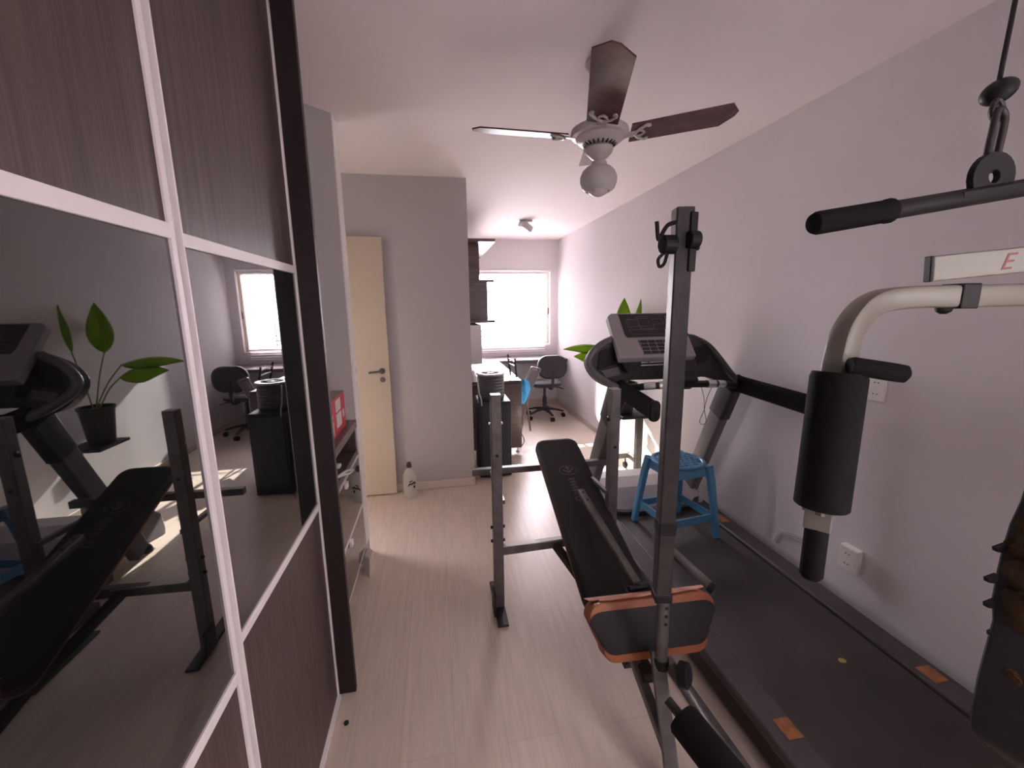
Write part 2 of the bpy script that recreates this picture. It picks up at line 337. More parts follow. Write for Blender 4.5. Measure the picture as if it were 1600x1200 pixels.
# venetian blind
t = thing('venetian_blind', (1.0, 6.46, 2.05), 'white venetian blind with fine slats hanging in front of the street window', 'blind')
bm = nb(); box(bm, (.34, 6.425, 2.025), (1.70, 6.465, 2.06)); link('headrail', bm, M_WHITE, t, bevel=.003)
bm = nb(); bx0, bx1 = .345, 1.672
ang = math.radians(8); n = 46
for i in range(n):
    z = 2.008 - i*(2.008-.90)/n
    R = Matrix.Rotation(ang, 3, 'X')
    prof = [(-.008, 0), (-.004, .0012), (.004, .0012), (.008, 0)]
    vs = [[bm.verts.new(V((x, 6.447, z)) + R @ V((0, -p[0], p[1]))) for p in prof] for x in (bx0, bx1)]
    for k in range(3): bm.faces.new((vs[0][k], vs[0][k+1], vs[1][k+1], vs[1][k]))
link('slats', bm, M_BLIND, t)
bm = nb(); box(bm, (bx0, 6.433, .872), (bx1, 6.459, .886)); box(bm, (bx0, 6.433, .845), (bx1, 6.459, .857)); link('bottom_rail', bm, M_WHITE, t, bevel=.002)
for x in (.52, 1.02, 1.06, 1.50):
    bm = nb(); cyl(bm, (x, 6.432, .85), (x, 6.432, 2.03), .0016, 6); link('ladder_cord', bm, M_WHITE, t)
bm = nb(); cyl(bm, (.62, 6.42, 1.3), (.62, 6.42, 2.03), .003, 6); link('tilt_wand', bm, M_WHITE, t)

# cream door folded back against the alcove wall
bm = nb(); box(bm, (-1.16, 3.455, .012), (-.383, 3.49, 2.078)); d1 = struct(link('door_1', bm, M_CREAM, bevel=.002))
bm = nb(); lathe(bm, [(.024, 0), (.024, .008), (.016, .010)], (-.438, 3.455, 1.055), 20, Matrix.Rotation(pi/2, 3, 'X'))
cyl(bm, (-.438, 3.45, 1.055), (-.438, 3.405, 1.055), .009); tube(bm, smoothpath([(-.438, 3.408, 1.055), (-.47, 3.405, 1.055), (-.535, 3.408, 1.05)], 4), .009, 12)
link('door_handle', bm, M_STEEL, d1, smooth=True)
bm = nb(); lathe(bm, [(.021, 0), (.021, .006), (.014, .008)], (-.438, 3.455, .985), 20, Matrix.Rotation(pi/2, 3, 'X')); box(bm, (-.441, 3.444, .972), (-.435, 3.449, .985))
link('lock_rose', bm, M_STEEL, d1, smooth=True)

# ================================================================== WARDROBE
t = thing('wardrobe', (-.8, .2, 0), 'tall dark brown wardrobe with sliding doors of wood and black glass', 'wardrobe')
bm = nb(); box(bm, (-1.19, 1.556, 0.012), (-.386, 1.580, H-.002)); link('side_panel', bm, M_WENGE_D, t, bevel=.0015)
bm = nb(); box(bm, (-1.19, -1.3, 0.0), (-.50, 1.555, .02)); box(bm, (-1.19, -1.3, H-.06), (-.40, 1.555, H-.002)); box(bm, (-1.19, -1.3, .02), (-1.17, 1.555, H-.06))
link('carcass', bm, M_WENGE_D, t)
bm = nb(); box(bm, (-.50, -1.3, 0), (-.444, 1.5555, .012)); link('floor_track', bm, M_ALU, t, bevel=.001)
def wardrobe_door(x, y0, y1, zt, zl, profile_right):
    """x: front plane; rails at zt and zl"""
    th = .024; z0, z1 = .014, H-.062
    bm = nb()
    for z in (zt, zl): box(bm, (x-th, y0+.012, z-.0125), (x, y1-.012, z+.0125))
    box(bm, (x-th, y0, z0), (x, y1, z0+.012)); box(bm, (x-th, y0, z1-.02), (x, y1, z1))
    box(bm, (x-th, y0, z0), (x, y0+.014, z1)); box(bm, (x-th, y1-.014, z0), (x, y1, z1))
    d = link('door', bm, M_ALU, t, bevel=.0015)
    gy0, gy1 = y0+.014, y1-.014
    for a, b, m, nm in ((z0+.012, zl-.0125, M_WENGE, 'wood_panel'), (zl+.0125, zt-.0125, M_GLASS_K, 'glass_panel'), (zt+.0125, z1-.02, M_WENGE, 'wood_panel')):
        bm = nb(); box(bm, (x-.016, gy0, a), (x-.005, gy1, b)); link(nm, bm, m, d)
    # vertical pull profile
    if profile_right:
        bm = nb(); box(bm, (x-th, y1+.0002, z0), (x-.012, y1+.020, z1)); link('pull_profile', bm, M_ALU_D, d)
        bm = nb(); box(bm, (x-th, y1+.0202, z0), (x, y1+.024, z1)); link('pull_lip', bm, M_ALU, d, bevel=.001)
    return d
wardrobe_door(-.42, -.35, .822, 1.678, .828, True)
wardrobe_door(-.449, .80, 1.553, 1.677, .840, False)

# ================================================================== DRAWER CABINET
t = thing('drawer_cabinet', (-.8, 2.0, 0), 'dark brown drawer cabinet with open niche between wardrobe and wall stub', 'cabinet')
bm = nb(); box(bm, (-.86, 1.59, .155), (-.475, 1.60, .89)); box(bm, (-.86, 2.39, .155), (-.475, 2.414, .89)); box(bm, (-.86, 1.59, .735), (-.472, 2.414, .765)); box(bm, (-.86, 1.6, .155), (-.845, 2.39, .89)); box(bm, (-.86, 1.6, .155), (-.49, 2.39, .17))
box(bm, (-.86, 1.62, .0), (-.56, 2.36, .155))
link('body', bm, M_WENGE, t)
bm = nb(); box(bm, (-.86, 1.585, .888), (-.468, 2.430, .930)); link('top_shelf', bm, M_DESK, t, bevel=.001)
for z0, z1 in ((.432, .722), (.162, .414)):
    bm = nb(); box(bm, (-.49, 1.592, z0), (-.470, 2.412, z1)); d = link('drawer', bm, M_GLASS_K, t, bevel=.001)
    bm = nb(); box(bm, (-.490, 1.592, z1+.0005), (-.467, 2.412, z1+.006)); box(bm, (-.490, 1.592, z0-.006), (-.467, 2.412, z0-.0005)); link('edge_strip', bm, M_ALU, d)
    hz = z1-.012 if z0 > .3 else z1-.012
    bm = nb(); box(bm, (-.4695, 2.02, hz-.02), (-.455, 2.055, hz+.012)); link('drawer_pull', bm, M_ALU, d, bevel=.003)
# things on it
t = thing('printed_box', (-.53, 2.15, .93), 'red and white printed cardboard box standing on the drawer cabinet', 'box')
bm = nb(); box(bm, (-.60, 1.93, .931), (-.502, 2.335, 1.118)); link('carton', bm, [M_RED], t, bevel=.001)
bm = nb(); box(bm, (-.600, 1.93, 1.1182), (-.502, 2.335, 1.1196)); link('top_flap', bm, M_BOXTOP, t)
for a, b, c, d in ((2.13, 2.235, 1.045, 1.105), (2.13, 2.235, .965, 1.035), (2.01, 2.03, .94, 1.11), (1.99, 2.06, 1.03, 1.05), (2.05, 2.065, .95, 1.02), (1.94, 1.97, .95, 1.1), (2.27, 2.30, .99, 1.03)):
    bm = nb(); box(bm, (-.5018, a, c), (-.501, b, d)); link('printed_panel', bm, M_PAPER, t)
bm = nb(); tube(bm, smoothpath([(-.50, 1.86, .775), (-.47, 1.95, .79), (-.455, 2.05, .775), (-.45, 2.12, .75), (-.452, 2.16, .735), (-.458, 2.10, .742), (-.47, 2.0, .772), (-.5, 1.95, .775)], 5), .006, 8)
tag(link('coiled_cable', bm, M_WWIRE, None, smooth=True), 'loop of pale cable hanging over the top drawer of the cabinet', 'cable')
bm = nb(); box(bm, (-.53, 2.10, .766), (-.50, 2.14, .785)); tag(link('power_adapter', bm, M_WHITE, None, bevel=.006), 'small white plug adapter lying in the cabinet niche', 'adapter')
# switch plate on stub end
t = thing('light_switch', (-.4856, 2.5, 1.19), 'narrow white switch plate on the edge of the wall stub', 'light switch')
bm = nb(); box(bm, (-.4803, 2.515, 1.13), (-.472, 2.595, 1.25)); link('plate', bm, M_WHITE, t, bevel=.003)
bm = nb(); box(bm, (-.4725, 2.54, 1.17), (-.469, 2.57, 1.21)); link('rocker', bm, M_PAPER, t, bevel=.002)
# bottle
t = thing('cleaner_bottle', (-.27, 3.38, 0), 'white cleaning liquid bottle with dark cap on the floor by the door', 'bottle')
c = (-.27, 3.39, 0)
bm = nb(); lathe(bm, [(.046, .001), (.055, .006), (.056, .10), (.056, .17), (.050, .20), (.034, .232), (.018, .25), (.016, .262)], c, 24)
for v in bm.verts: v.co.y = c[1]+(v.co.y-c[1])*.75
link('bottle_body', bm, M_BOTTLE, t, smooth=True)
bm = nb(); lathe(bm, [(.020, .258), (.020, .285), (.015, .30)], c, 18); link('cap', bm, M_WIRE, t, smooth=True)
bm = nb()
for i in range(5):
    R = Matrix.Rotation(math.radians(25), 3, 'Y')
    obox(bm, V((c[0]-.006+i*.012, c[1]-.0425, .118+(.006 if i % 2 else 0)+i*.004)), (.008, .003, .022), R)
obox(bm, V((c[0]+.01, c[1]-.0425, .150)), (.03, .003, .006), Matrix.Rotation(math.radians(-20), 3, 'Y'))
obox(bm, V((c[0]+.036, c[1]-.037, .10)), (.012, .003, .022), Matrix.Rotation(0, 3, 'Y'))
link('label_print', bm, M_BLACK, t)
bm = nb(); lathe(bm, [(.004, 0.0005), (.009, .004), (.009, .010), (.004, .015)], (-.40, 1.43, 0), 10); tag(link('furniture_foot_cap', bm, M_BLACK), 'tiny black cap lying on the floor below the wardrobe corner', 'cap')

# ================================================================== CEILING FAN
FX, FY = .712, 1.84
t = thing('ceiling_fan', (FX, FY, H), 'white ceiling fan with four dark wood blades and a globe lamp', 'ceiling fan')
bm = nb(); lathe(bm, [(.02, 0), (.062, -.002), (.066, -.018), (.045, -.045), (.02, -.06)], (FX, FY, H), 28); link('ceiling_rose', bm, M_FAN, t, smooth=True)
bm = nb(); cyl(bm, (FX, FY, H-.05), (FX, FY, 2.32), .011); link('downrod', bm, M_FAN, t, smooth=True)
bm = nb(); lathe(bm, [(.025, 2.300), (.06, 2.292), (.100, 2.284), (.118, 2.272), (.121, 2.258), (.116, 2.246), (.100, 2.242), (.096, 2.232), (.082, 2.220), (.060, 2.212), (.030, 2.210)], (FX, FY, 0), 36)
link('motor_housing', bm, M_FAN, t, smooth=True)
bm = nb()
for i in range(22):
    a = 2*pi*i/22; c = V((FX+.068*math.cos(a), FY+.068*math.sin(a), 2.2155)); obox(bm, c, (.026, .006, .004), Matrix.Rotation(a, 3, 'Z') @ Matrix.Rotation(-.6, 3, 'Y'))
link('vent_slots', bm, M_BLACK, t)
bm = nb(); lathe(bm, [(.04, 2.214), (.057, 2.205), (.060, 2.198), (.052, 2.180), (.034, 2.163), (.016, 2.153), (.014, 2.150)], (FX, FY, 0), 30); link('lamp_cup', bm, M_FAN, t, smooth=True)
bm = nb(); lathe(bm, [(.020, 2.152), (.032, 2.149), (.034, 2.143), (.034, 2.134), (.030, 2.131)], (FX, FY, 0), 26); link('globe_collar', bm, M_FAN, t, smooth=True)
bm = nb(); lathe(bm, [(.028, 2.135), (.05, 2.128), (.068, 2.112), (.078, 2.088), (.078, 2.068), (.070, 2.045), (.055, 2.030), (.048, 2.032), (.052, 2.04)], (FX, FY, 0), 32, close=False); link('globe_shade', bm, M_GLOBE, t, smooth=True)
bm = nb(); lathe(bm, [(.042, 2.055), (.048, 2.04), (.040, 2.025), (.022, 2.013), (.006, 2.009)], (FX, FY, 0), 24); link('bulb', bm, M_PAPER, t, smooth=True)
for k in range(4):
    a = math.radians(253+90*k); d = V((math.cos(a), math.sin(a), .125)).normalized(); s = V((-math.sin(a), math.cos(a), 0))
    pit_ = math.radians(11)
    s2 = s*math.cos(pit_) - s.cross(d)*-1*math.sin(pit_)     # +s edge dips
    nrm = d.cross(s2).normalized()
    c0 = V((FX, FY, 2.236))
    out = [(.145, -.060), (.145, .060), (.505, .068), (.535, .050), (.552, 0.0), (.532, -.045), (.50, -.068)] 
    out = [(.128, -.062), (.128, .062), (.50, .070), (.545, .018), (.552, -.012), (.515, -.068)]
    bm = nb(); prism(bm, [c0+d*p+s2*q for p, q in out], nrm*.006); bl = link('blade', bm, M_BLADE, t, bevel=.001)
    bm = nb()
    pl = lambda p, q, h=-.004: c0+d*p+s2*q+nrm*h
    prism(bm, [pl(.10, -.018), pl(.10, .018), pl(.150, .020), pl(.150, -.020)], nrm*.003)
    for sg in (-1, 1):
        tube(bm, smoothpath([pl(.145, 0, -.004), pl(.160, .028*sg, -.004), pl(.175, .040*sg, -.004), pl(.188, .050*sg, -.004), pl(.20, .046*sg, -.004)], 5), .006, 8)
        tube(bm, smoothpath([pl(.150, .018*sg, -.004), pl(.172, .016*sg, -.004), pl(.185, .0, -.004)], 4), .005, 8)
        lathe(bm, [(.009, -.005), (.009, 0)], pl(.197, .044*sg, -.002), 12, frame_z(nrm))
    link('blade_bracket', bm, M_FAN, bl, smooth=True)
# small fixture on far ceiling
t = thing('ceiling_spotlight', (1.09, 5.08, H), 'small pale square ceiling lamp near the street window', 'ceiling lamp')
bm = nb(); box(bm, (1.06, 5.06, H-.02), (1.16, 5.16, H-.001)); link('mount', bm, M_FAN, t, bevel=.004)
bm = nb(); obox(bm, V((1.085, 5.10, H-.065)), (.15, .12, .075), Matrix.Rotation(.5, 3, 'Y') @ Matrix.Rotation(.4, 3, 'Z')); link('glass_shade', bm, M_GLOBE, t, bevel=.02, seg=3)

# ================================================================== FAR END: SHELVES, DESKS, CHAIRS
t = thing('wall_shelf_unit', (.28, 5.5, 1.38), 'brown wall shelves with stepped boxes hung beside the street window', 'shelf unit')
bm = nb(); box(bm, (.2795, 4.70, 2.235), (.665, 6.30, 2.265)); link('shelf', bm, M_DESK, t, bevel=.001)
bm = nb(); box(bm, (.2795, 4.80, 1.815), (.660, 6.30, 1.845)); link('shelf', bm, M_DESK, t, bevel=.001)
bm = nb(); box(bm, (.2795, 4.80, 1.368), (.662, 6.30, 1.398)); link('shelf', bm, M_DESK, t, bevel=.001)
bm = nb(); box(bm, (.2795, 4.83, 1.846), (.50, 6.25, 2.234)); link('upper_box', bm, M_DESK, t, bevel=.001)
bm = nb(); box(bm, (.2795, 4.83, 1.399), (.585, 6.25, 1.814)); link('lower_box', bm, M_DESK, t, bevel=.001)
bm = nb(); box(bm, (.2795, 4.80, .90), (.505, 5.9, 1.345)); tag(link('white_cabinet', bm, M_WALL, None, bevel=.004), 'plain white box cabinet fixed below the brown wall shelves', 'cabinet')
t = thing('side_desk', (.55, 5.1, 0), 'long brown desk running along the left wall toward the window', 'desk')
bm = nb(); box(bm, (.295, 4.28, .755), (.855, 5.90, .785)); link('desk_top', bm, M_DESK, t, bevel=.002)
bm = nb(); box(bm, (.295, 4.262, .055), (.853, 4.292, .754)); link('end_panel', bm, M_DESK, t, bevel=.001)
bm = nb(); box(bm, (.295, 4.30, .40), (.32, 5.9, .754)); link('back_panel', bm, M_DESK, t)
for x, y in ((.33, 4.28), (.81, 4.28)):
    bm = nb(); lathe(bm, [(.016, 0), (.016, .01), (.009, .014), (.009, .054)], (x, y, .0005), 12); link('foot', bm, M_CHROME, t, smooth=True)
t = thing('window_desk', (1.1, 6.2, 0), 'brown desk top spanning the far wall under the street window', 'desk')
bm = nb(); box(bm, (.295, 5.905, .742), (1.874, 6.484, .785)); link('desk_top', bm, M_DESK, t, bevel=.002)
bm = nb(); box(bm, (.295, 6.40, .0), (.33, 6.48, .742)); link('support', bm, M_DESK, t)
bm = nb(); box(bm, (1.84, 6.2, .55), (1.874, 6.48, .742)); link('wall_bracket', bm, M_DESK, t)

# speaker + canister
t = thing('loudspeaker', (.49, 3.75, 0), 'tall black loudspeaker standing on the floor beside the wall corner', 'loudspeaker')
bm = nb(); box(bm, (.335, 3.63, .012), (.632, 3.98, .715)); link('cabinet_body', bm, M_SPK, t, bevel=.012, seg=3)
bm = nb(); box(bm, (.360, 3.624, .10), (.607, 3.632, .69)); link('grille', bm, M_SPKG, t, bevel=.004)
bm = nb()
for z in (.05,): box(bm, (.345, 3.626, .02), (.622, 3.631, .075))
link('base_strip', bm, M_BLACK, t)
t = thing('round_canister', (.47, 3.79, .716), 'ribbed dark grey round canister with pale lid on the loudspeaker', 'canister')
c = (.472, 3.80, .716)
prof = [(.118, .001), (.122, .01)]
for i in range(7): prof += [(.122, .02+i*.028), (.126, .028+i*.028), (.122, .036+i*.028)]
prof += [(.122, .222), (.118, .224)]
bm = nb(); lathe(bm, prof, c, 36); link('canister_body', bm, M_DRUM, t, smooth=True)
bm = nb(); lathe(bm, [(.131, .2245), (.134, .232), (.128, .240), (.09, .238), (.085, .234), (.04, .234), (.035, .238), (.01, .238)], c, 36); link('lid', bm, M_LID, t, smooth=True)
bm = nb()
for k in range(3):
    a = 2*pi*k/3+.5; prism(bm, [V(c)+V((math.cos(a+o)*r, math.sin(a+o)*r, .2385)) for o, r in ((-.35, .06), (.35, .06), (0, .015))], (0, 0, .003))
lathe(bm, [(.078, .2352), (.078, .2375), (.088, .2375), (.088, .2352)], c, 30)
link('lid_marks', bm, M_SPKG, t)
bm = nb(); tube(bm, smoothpath([(.345, 3.60, .80), (.335, 3.60, .9), (.335, 3.605, .95)], 4) , .006, 8)
tube(bm, smoothpath([(.345, 3.60, .80), (.36, 3.605, .75), (.365, 3.61, .69)], 4), .006, 8)
tag(link('hanging_lead', bm, M_LID, None, smooth=True), 'short grey lead draped beside the canister at the wall corner', 'cable')
bm = nb(); tube(bm, smoothpath([(.86, 4.40, .005), (.89, 4.38, .05), (.90, 4.37, .10), (.88, 4.40, .16), (.86, 4.45, .2)], 5), .005, 8)
tag(link('desk_cable', bm, M_WIRE, None, smooth=True), 'thin dark cable looping at the foot of the desk end panel', 'cable')

# swivel chair at the window desk
def swivel_chair():
    cx, cy = 1.455, 5.62
    t = thing('swivel_chair', (cx, cy, 0), 'charcoal swivel office chair facing the window desk', 'office chair')
    for k in range(5):
        a = math.radians(-8+72*k); d = V((math.cos(a), math.sin(a), 0))
        bm = nb(); sweep(bm, [V((cx, cy, .13))+d*.02, V((cx, cy, .115))+d*.15, V((cx, cy, .085))+d*.27], rect(.04, .028), scales=[1.1, .9, .65]); ar = link('base_arm', bm, M_CHAIR, t, bevel=.004)
        c = V((cx, cy, .030))+d*.265
        bm = nb(); cyl(bm, c-V((-d.y, d.x, 0))*.022, c+V((-d.y, d.x, 0))*.022, .029, 16); link('caster', bm, M_BLACK, ar, smooth=True)
    bm = nb(); cyl(bm, (cx, cy, .10), (cx, cy, .30), .028); cyl(bm, (cx, cy, .30), (cx, cy, .45), .018); link('gas_column', bm, M_CHAIR, t, smooth=True)
    bm = nb(); sweep(bm, [(cx, cy-.02+.0, .455), (cx, cy-.02, .475), (cx, cy-.02, .51), (cx, cy-.02, .525)], rrect(.42, .42, .15, 5), up=V((0, 1, 0)), scales=[.8, .97, 1, .9]); link('seat', bm, M_CHAIR, t, smooth=True)
    bm = nb(); tube(bm, smoothpath([(cx+.03, cy-.05, .455), (cx+.035, cy-.22, .45), (cx+.04, cy-.27, .50), (cx+.045, cy-.26, .62), (cx+.045, cy-.24, .74)], 5), .02, 8); link('back_stem', bm, M_CHAIR, t, smooth=True)
    bm = nb(); q = V((cx+.045, cy-.22, .745)); sweep(bm, [q+V((0, -.035, 0)), q+V((0, -.015, 0)), q+V((0, .02, 0)), q+V((0, .035, 0))], rrect(.40, .31, .13, 6), up=V((0, 0, 1)), scales=[.88, 1, 1, .9]); link('backrest', bm, M_CHAIR, t, smooth=True)
    bm = nb(); tube(bm, [(cx+.05, cy-.1, .455), (cx+.17, cy-.16, .45), (cx+.22, cy-.18, .43)], .006, 8); link('height_lever', bm, M_BLACK, t, smooth=True)
swivel_chair()
# folding mesh chair tucked at the desk
t = thing('folding_chair', (1.05, 4.85, 0), 'bronze tube folding chair with tilted grey mesh back at desk side', 'folding chair')
A = [V((.93, 4.78, .50)), V((1.10, 4.86, .83)), V((1.225, 4.95, .79)), V((1.04, 4.87, .43))]
bm = nb(); tube(bm, smoothpath([A[0], lerp(A[0], A[1], .9), A[1], lerp(A[1], A[2], .5), A[2], lerp(A[2], A[3], .1), A[3], V((.95, 4.82, .02))], 4), .012, 10)
link('frame', bm, M_BROWNM, t, smooth=True)
n = (A[1]-A[0]).cross(A[2]-A[0]).normalized()
bm = nb(); prism(bm, [lerp(A[1], A[0], .05), lerp(A[2], A[3], .05), lerp(A[2], A[3], .75), lerp(A[1], A[0], .75)], n*.004); link('mesh_back', bm, M_MESH, t)
bm = nb(); tube(bm, [A[0], (.88, 4.76, .02)], .012, 10); link('leg', bm, M_BROWNM, t, smooth=True)
bm = nb(); tube(bm, [A[3], (1.10, 4.95, .02)], .012, 10); link('leg', bm, M_BROWNM, t, smooth=True)
bm = nb(); prism(bm, [(.90, 4.74, .44), (1.04, 4.86, .43), (.98, 4.98, .43), (.87, 4.88, .44)], (0, 0, .02)); link('seat', bm, M_MESH, t)
bm = nb(); bmesh.ops.create_icosphere(bm, subdivisions=3, radius=1)
for v in bm.verts:
    p = v.co.copy(); k = 1+.10*math.sin(7*p.x+3*p.z)+.08*math.sin(9*p.z+5*p.y)
    v.co = V((.965+p.x*.075*k+p.z*.03, 4.74+p.y*.05*k, .555+p.z*.15*k))
tag(link('blue_bag', bm, M_BAG, None, smooth=True), 'bright blue cloth bundle hung on the folding chair', 'bag')
# small chair frame posts behind desk end
t = thing('rung_stand', (.82, 4.6, .786), 'slim dark two-post stand with rungs on the brown side desk', 'stand')
for a, b in (((.80, 4.62, .7925), (.80, 4.78, 1.0)), ((.835, 4.44, .7925), (.84, 4.56, .975))):
    bm = nb(); tube(bm, [a, b], .011, 8); link('post', bm, M_CHAIR, t, smooth=True)
bm = nb(); tube(bm, [(.80, 4.75, .965), (.838, 4.55, .945)], .007, 8); tube(bm, [(.80, 4.70, .91), (.838, 4.52, .90)], .007, 8); link('rung', bm, M_CHROME, t, smooth=True)

# ================================================================== SMALL WHEELED TABLE + PLANT
t = thing('wheeled_side_table', (1.6, 3.5, 0), 'black T-leg side table with wheels behind the treadmill', 'side table')
bm = nb(); box(bm, (1.60, 3.42, .535), (1.86, 3.74, .56)); link('table_top', bm, M_BLACK, t, bevel=.008)
bm = nb(); box(bm, (1.755, 3.43, .012), (1.81, 3.485, .534)); link('post', bm, M_STEEL_D, t, bevel=.004)
bm = nb(); box(bm, (1.58, 3.41, .0005), (1.86, 3.50, .012)); link('foot_plate', bm, M_STEEL_D, t, bevel=.002)
bm = nb(); box(bm, (1.42, 3.60, .10), (1.78, 3.65, .15)); box(bm, (1.76, 3.49, .10), (1.80, 3.65, .15)); link('base_rail', bm, M_STEEL, t, bevel=.006)
for x in (1.455, 1.74):
    bm = nb(); cyl(bm, (x-.012, 3.62, .0305), (x+.012, 3.62, .0305), .03, 16); box(bm, (x-.004, 3.612, .05), (x+.004, 3.628, .10)); link('caster', bm, M_BLACK, t, smooth=True)
# plant
t = thing('potted_plant', (1.70, 3.6, .56), 'broad-leaved green plant in dark pot behind the treadmill console', 'plant')
PC = V((1.70, 3.60, .561))
bm = nb(); lathe(bm, [(.075, 0), (.08, .004), (.105, .26), (.112, .265), (.112, .285), (.10, .285), (.097, .25)], PC, 28); link('pot', bm, M_POT, t, smooth=True)
bm = nb(); lathe(bm, [(.096, .20), (.098, .255), (.05, .265), (.001, .268)], PC, 24); link('soil', bm, M_SOIL, t, smooth=True)
def leaf(base, tip, w, bend, side, up=V((0, 0, 1))):
    base, tip = V(base), V(tip); mid = (base+tip)/2+V(bend); path = smoothpath([base, mid, tip], 8)
    bm = nb(); rows = []
    k = len(path)
    for i, p in enumerate(path):
        tt = i/(k-1); ww = w*max(0.02, math.sin(pi*min(1, tt**.8*1.0))**.9)*(1-.1*tt)
        d = (path[min(i+1, k-1)]-path[max(i-1, 0)]).normalized()
        s = V(side); s = (s-d*s.dot(d)).normalized(); n = d.cross(s)
        rows.append([bm.verts.new(p+s*ww*q+n*(abs(q)*ww*.35+.004*math.sin(9*tt+3*q))) for q in (-1, -.5, 0, .5, 1)])
    for i in range(k-1):
        for j in range(4): bm.faces.new((rows[i][j], rows[i][j+1], rows[i+1][j+1], rows[i+1][j]))
    o = link('leaf', bm, M_LEAF, t, smooth=True)
    sm = o.modifiers.new('solid', 'SOLIDIFY'); sm.thickness = .0015
def stalk(b, e):
    bm = nb(); tube(bm, smoothpath([b, lerp(b, e, .5)+V((0, 0, .03)), e], 5), .005, 8); link('stalk', bm, M_LEAF, t, smooth=True)
S0 = PC+V((0, 0, .26))
for b, tp, w, be, sd_ in (((1.78, 3.90, 1.22), (1.83, 3.96, 1.62), .085, (0, 0, 0), (.8, -.55, 0)),
                     ((1.80, 3.62, 1.25), (1.835, 3.63, 1.60), .055, (0, -.03, 0), (.9, .5, 0)),
                     ((1.58, 3.74, 1.14), (1.17, 3.82, 1.145), .085, (0, 0, .03), (.1, .9, .5)),
                     ((1.55, 3.66, 1.05), (1.24, 3.72, 1.085), .085, (0, 0, .02), (.1, .75, .8))):
    stalk(S0+V((random.uniform(-.02, .02), random.uniform(-.02, .02), 0)), V(b)+(V(tp)-V(b))*.02); leaf(b, tp, w, be, sd_)

# ================================================================== TREADMILL
t = thing('treadmill', (1.42, 1.7, 0), 'large black and grey treadmill along the right wall with tilted console', 'treadmill')
TX0, TX1 = 1.01, 1.835
bm = nb(); box(bm, (TX0+.02, .80, .03), (TX1-.02, 2.55, .135)); link('deck_frame', bm, M_GREYD, t, bevel=.008)
bm = nb(); box(bm, (TX0+.115, .78, .136), (TX1-.115, 2.56, .158)); link('running_belt', bm, M_BELT, t, bevel=.006)
for x0, x1 in ((TX0, TX0+.11), (TX1-.11, TX1)):
    bm = nb(); box(bm, (x0, .80, .125), (x1, 2.55, .172)); link('side_rail', bm, M_RAIL, t, bevel=.012, seg=3)
for x0, x1, y0, y1 in ((TX0+.045, TX0+.10, .95, 1.02), (TX1-.09, TX1-.03, 1.03, 1.10), (TX1-.085, TX1-.03, 2.22, 2.32)):
    bm = nb(); box(bm, (x0, y0, .1722), (x1, y1, .1732)); link('sticker', bm, M_STICK, t)
bm = nb()
pts = [(2.50, .13), (2.50, .175), (2.56, .215), (2.66, .262), (2.80, .282), (2.95, .27), (3.03, .21), (3.05, .10), (3.04, .04)]
prism(bm, [V((TX0+.02, y, z)) for y, z in pts], (TX1-TX0-.04, 0, 0)); link('motor_cover', bm, M_HOOD, t, bevel=.02, seg=3)
bm = nb(); sweep(bm, smoothpath([(TX0+.02, 2.60, .20), (TX0+.10, 2.50, .182), (1.25, 2.455, .176), (1.60, 2.455, .176), (TX1-.10, 2.50, .182), (TX1-.02, 2.60, .20)], 5), rect(.03, .022)); link('cover_lip', bm, M_GREYD, t)
for x in (TX0+.06, TX1-.10):
    for y in (.86, 2.9):
        bm = nb(); lathe(bm, [(.03, .0005), (.03, .02), (.02, .045)], (x, y, 0), 14); link('foot', bm, M_BLACK, t, smooth=True)
# uprights
for sx, xb, xt in ((-1, 1.00, 1.035), (1, 1.80, 1.79)):
    a = V((xb, 2.72, .10)); b = V((xt, 2.325, 1.00))
    bm = nb(); sweep(bm, [a, b], rrect(.066, .12, .014, 3), up=V((0, 1, 0))); link('upright', bm, M_PAINTG, t, smooth=True)
    bm = nb(); sweep(bm, [lerp(a, b, .83), lerp(a, b, 1.05)], rrect(.075, .14, .018, 3), up=V((0, 1, 0))); link('upright_bracket', bm, M_GREYD, t, smooth=True)
# console shell : outline in x-z extruded in y
shell = [(1.03, 1.055), (.955, 1.085), (.895, 1.15), (.875, 1.215), (.905, 1.275), (.955, 1.315), (1.03, 1.35), (1.10, 1.37), (1.50, 1.37), (1.58, 1.35), (1.66, 1.305), (1.72, 1.235), (1.79, 1.15), (1.86, 1.085), (1.85, 1.04), (1.79, 1.045), (1.66, 1.095), (1.55, 1.095), (1.30, 1.095), (1.14, 1.095), (1.09, 1.06)]
def outline(pts, n=4, y=0):
    P = [V((p[0], y, p[1])) for p in pts]; m_ = len(P); o = []
    for i in range(m_):
        a, b, c, d = P[i-1], P[i], P[(i+1) % m_], P[(i+2) % m_]
        for k in range(n):
            q = k/n; o.append(.5*((2*b)+(c-a)*q+(2*a-5*b+4*c-d)*q*q+(3*b-a-3*c+d)*q**3))
    return o
bm = nb(); prism(bm, outline(shell, 3, 2.36), (0, .08, 0)); link('console_shell', bm, M_GREYD, t, bevel=.008, seg=2)
# rim band running round the left shoulder, and right shoulder sweep into the handrails
bm = nb(); tube(bm, smoothpath([(1.04, 2.26, 1.065), (.965, 2.30, 1.105), (.90, 2.34, 1.16), (.878, 2.36, 1.215), (.905, 2.36, 1.275), (.96, 2.37, 1.32), (1.05, 2.38, 1.355)], 6), .022, 12); link('shell_rim', bm, M_GREYM, t, smooth=True)
bm = nb(); tube(bm, smoothpath([(1.80, 2.24, 1.075), (1.775, 2.30, 1.13), (1.71, 2.35, 1.235), (1.65, 2.37, 1.30), (1.56, 2.38, 1.345)], 6), .020, 12); link('shell_rim', bm, M_GREYD, t, smooth=True)
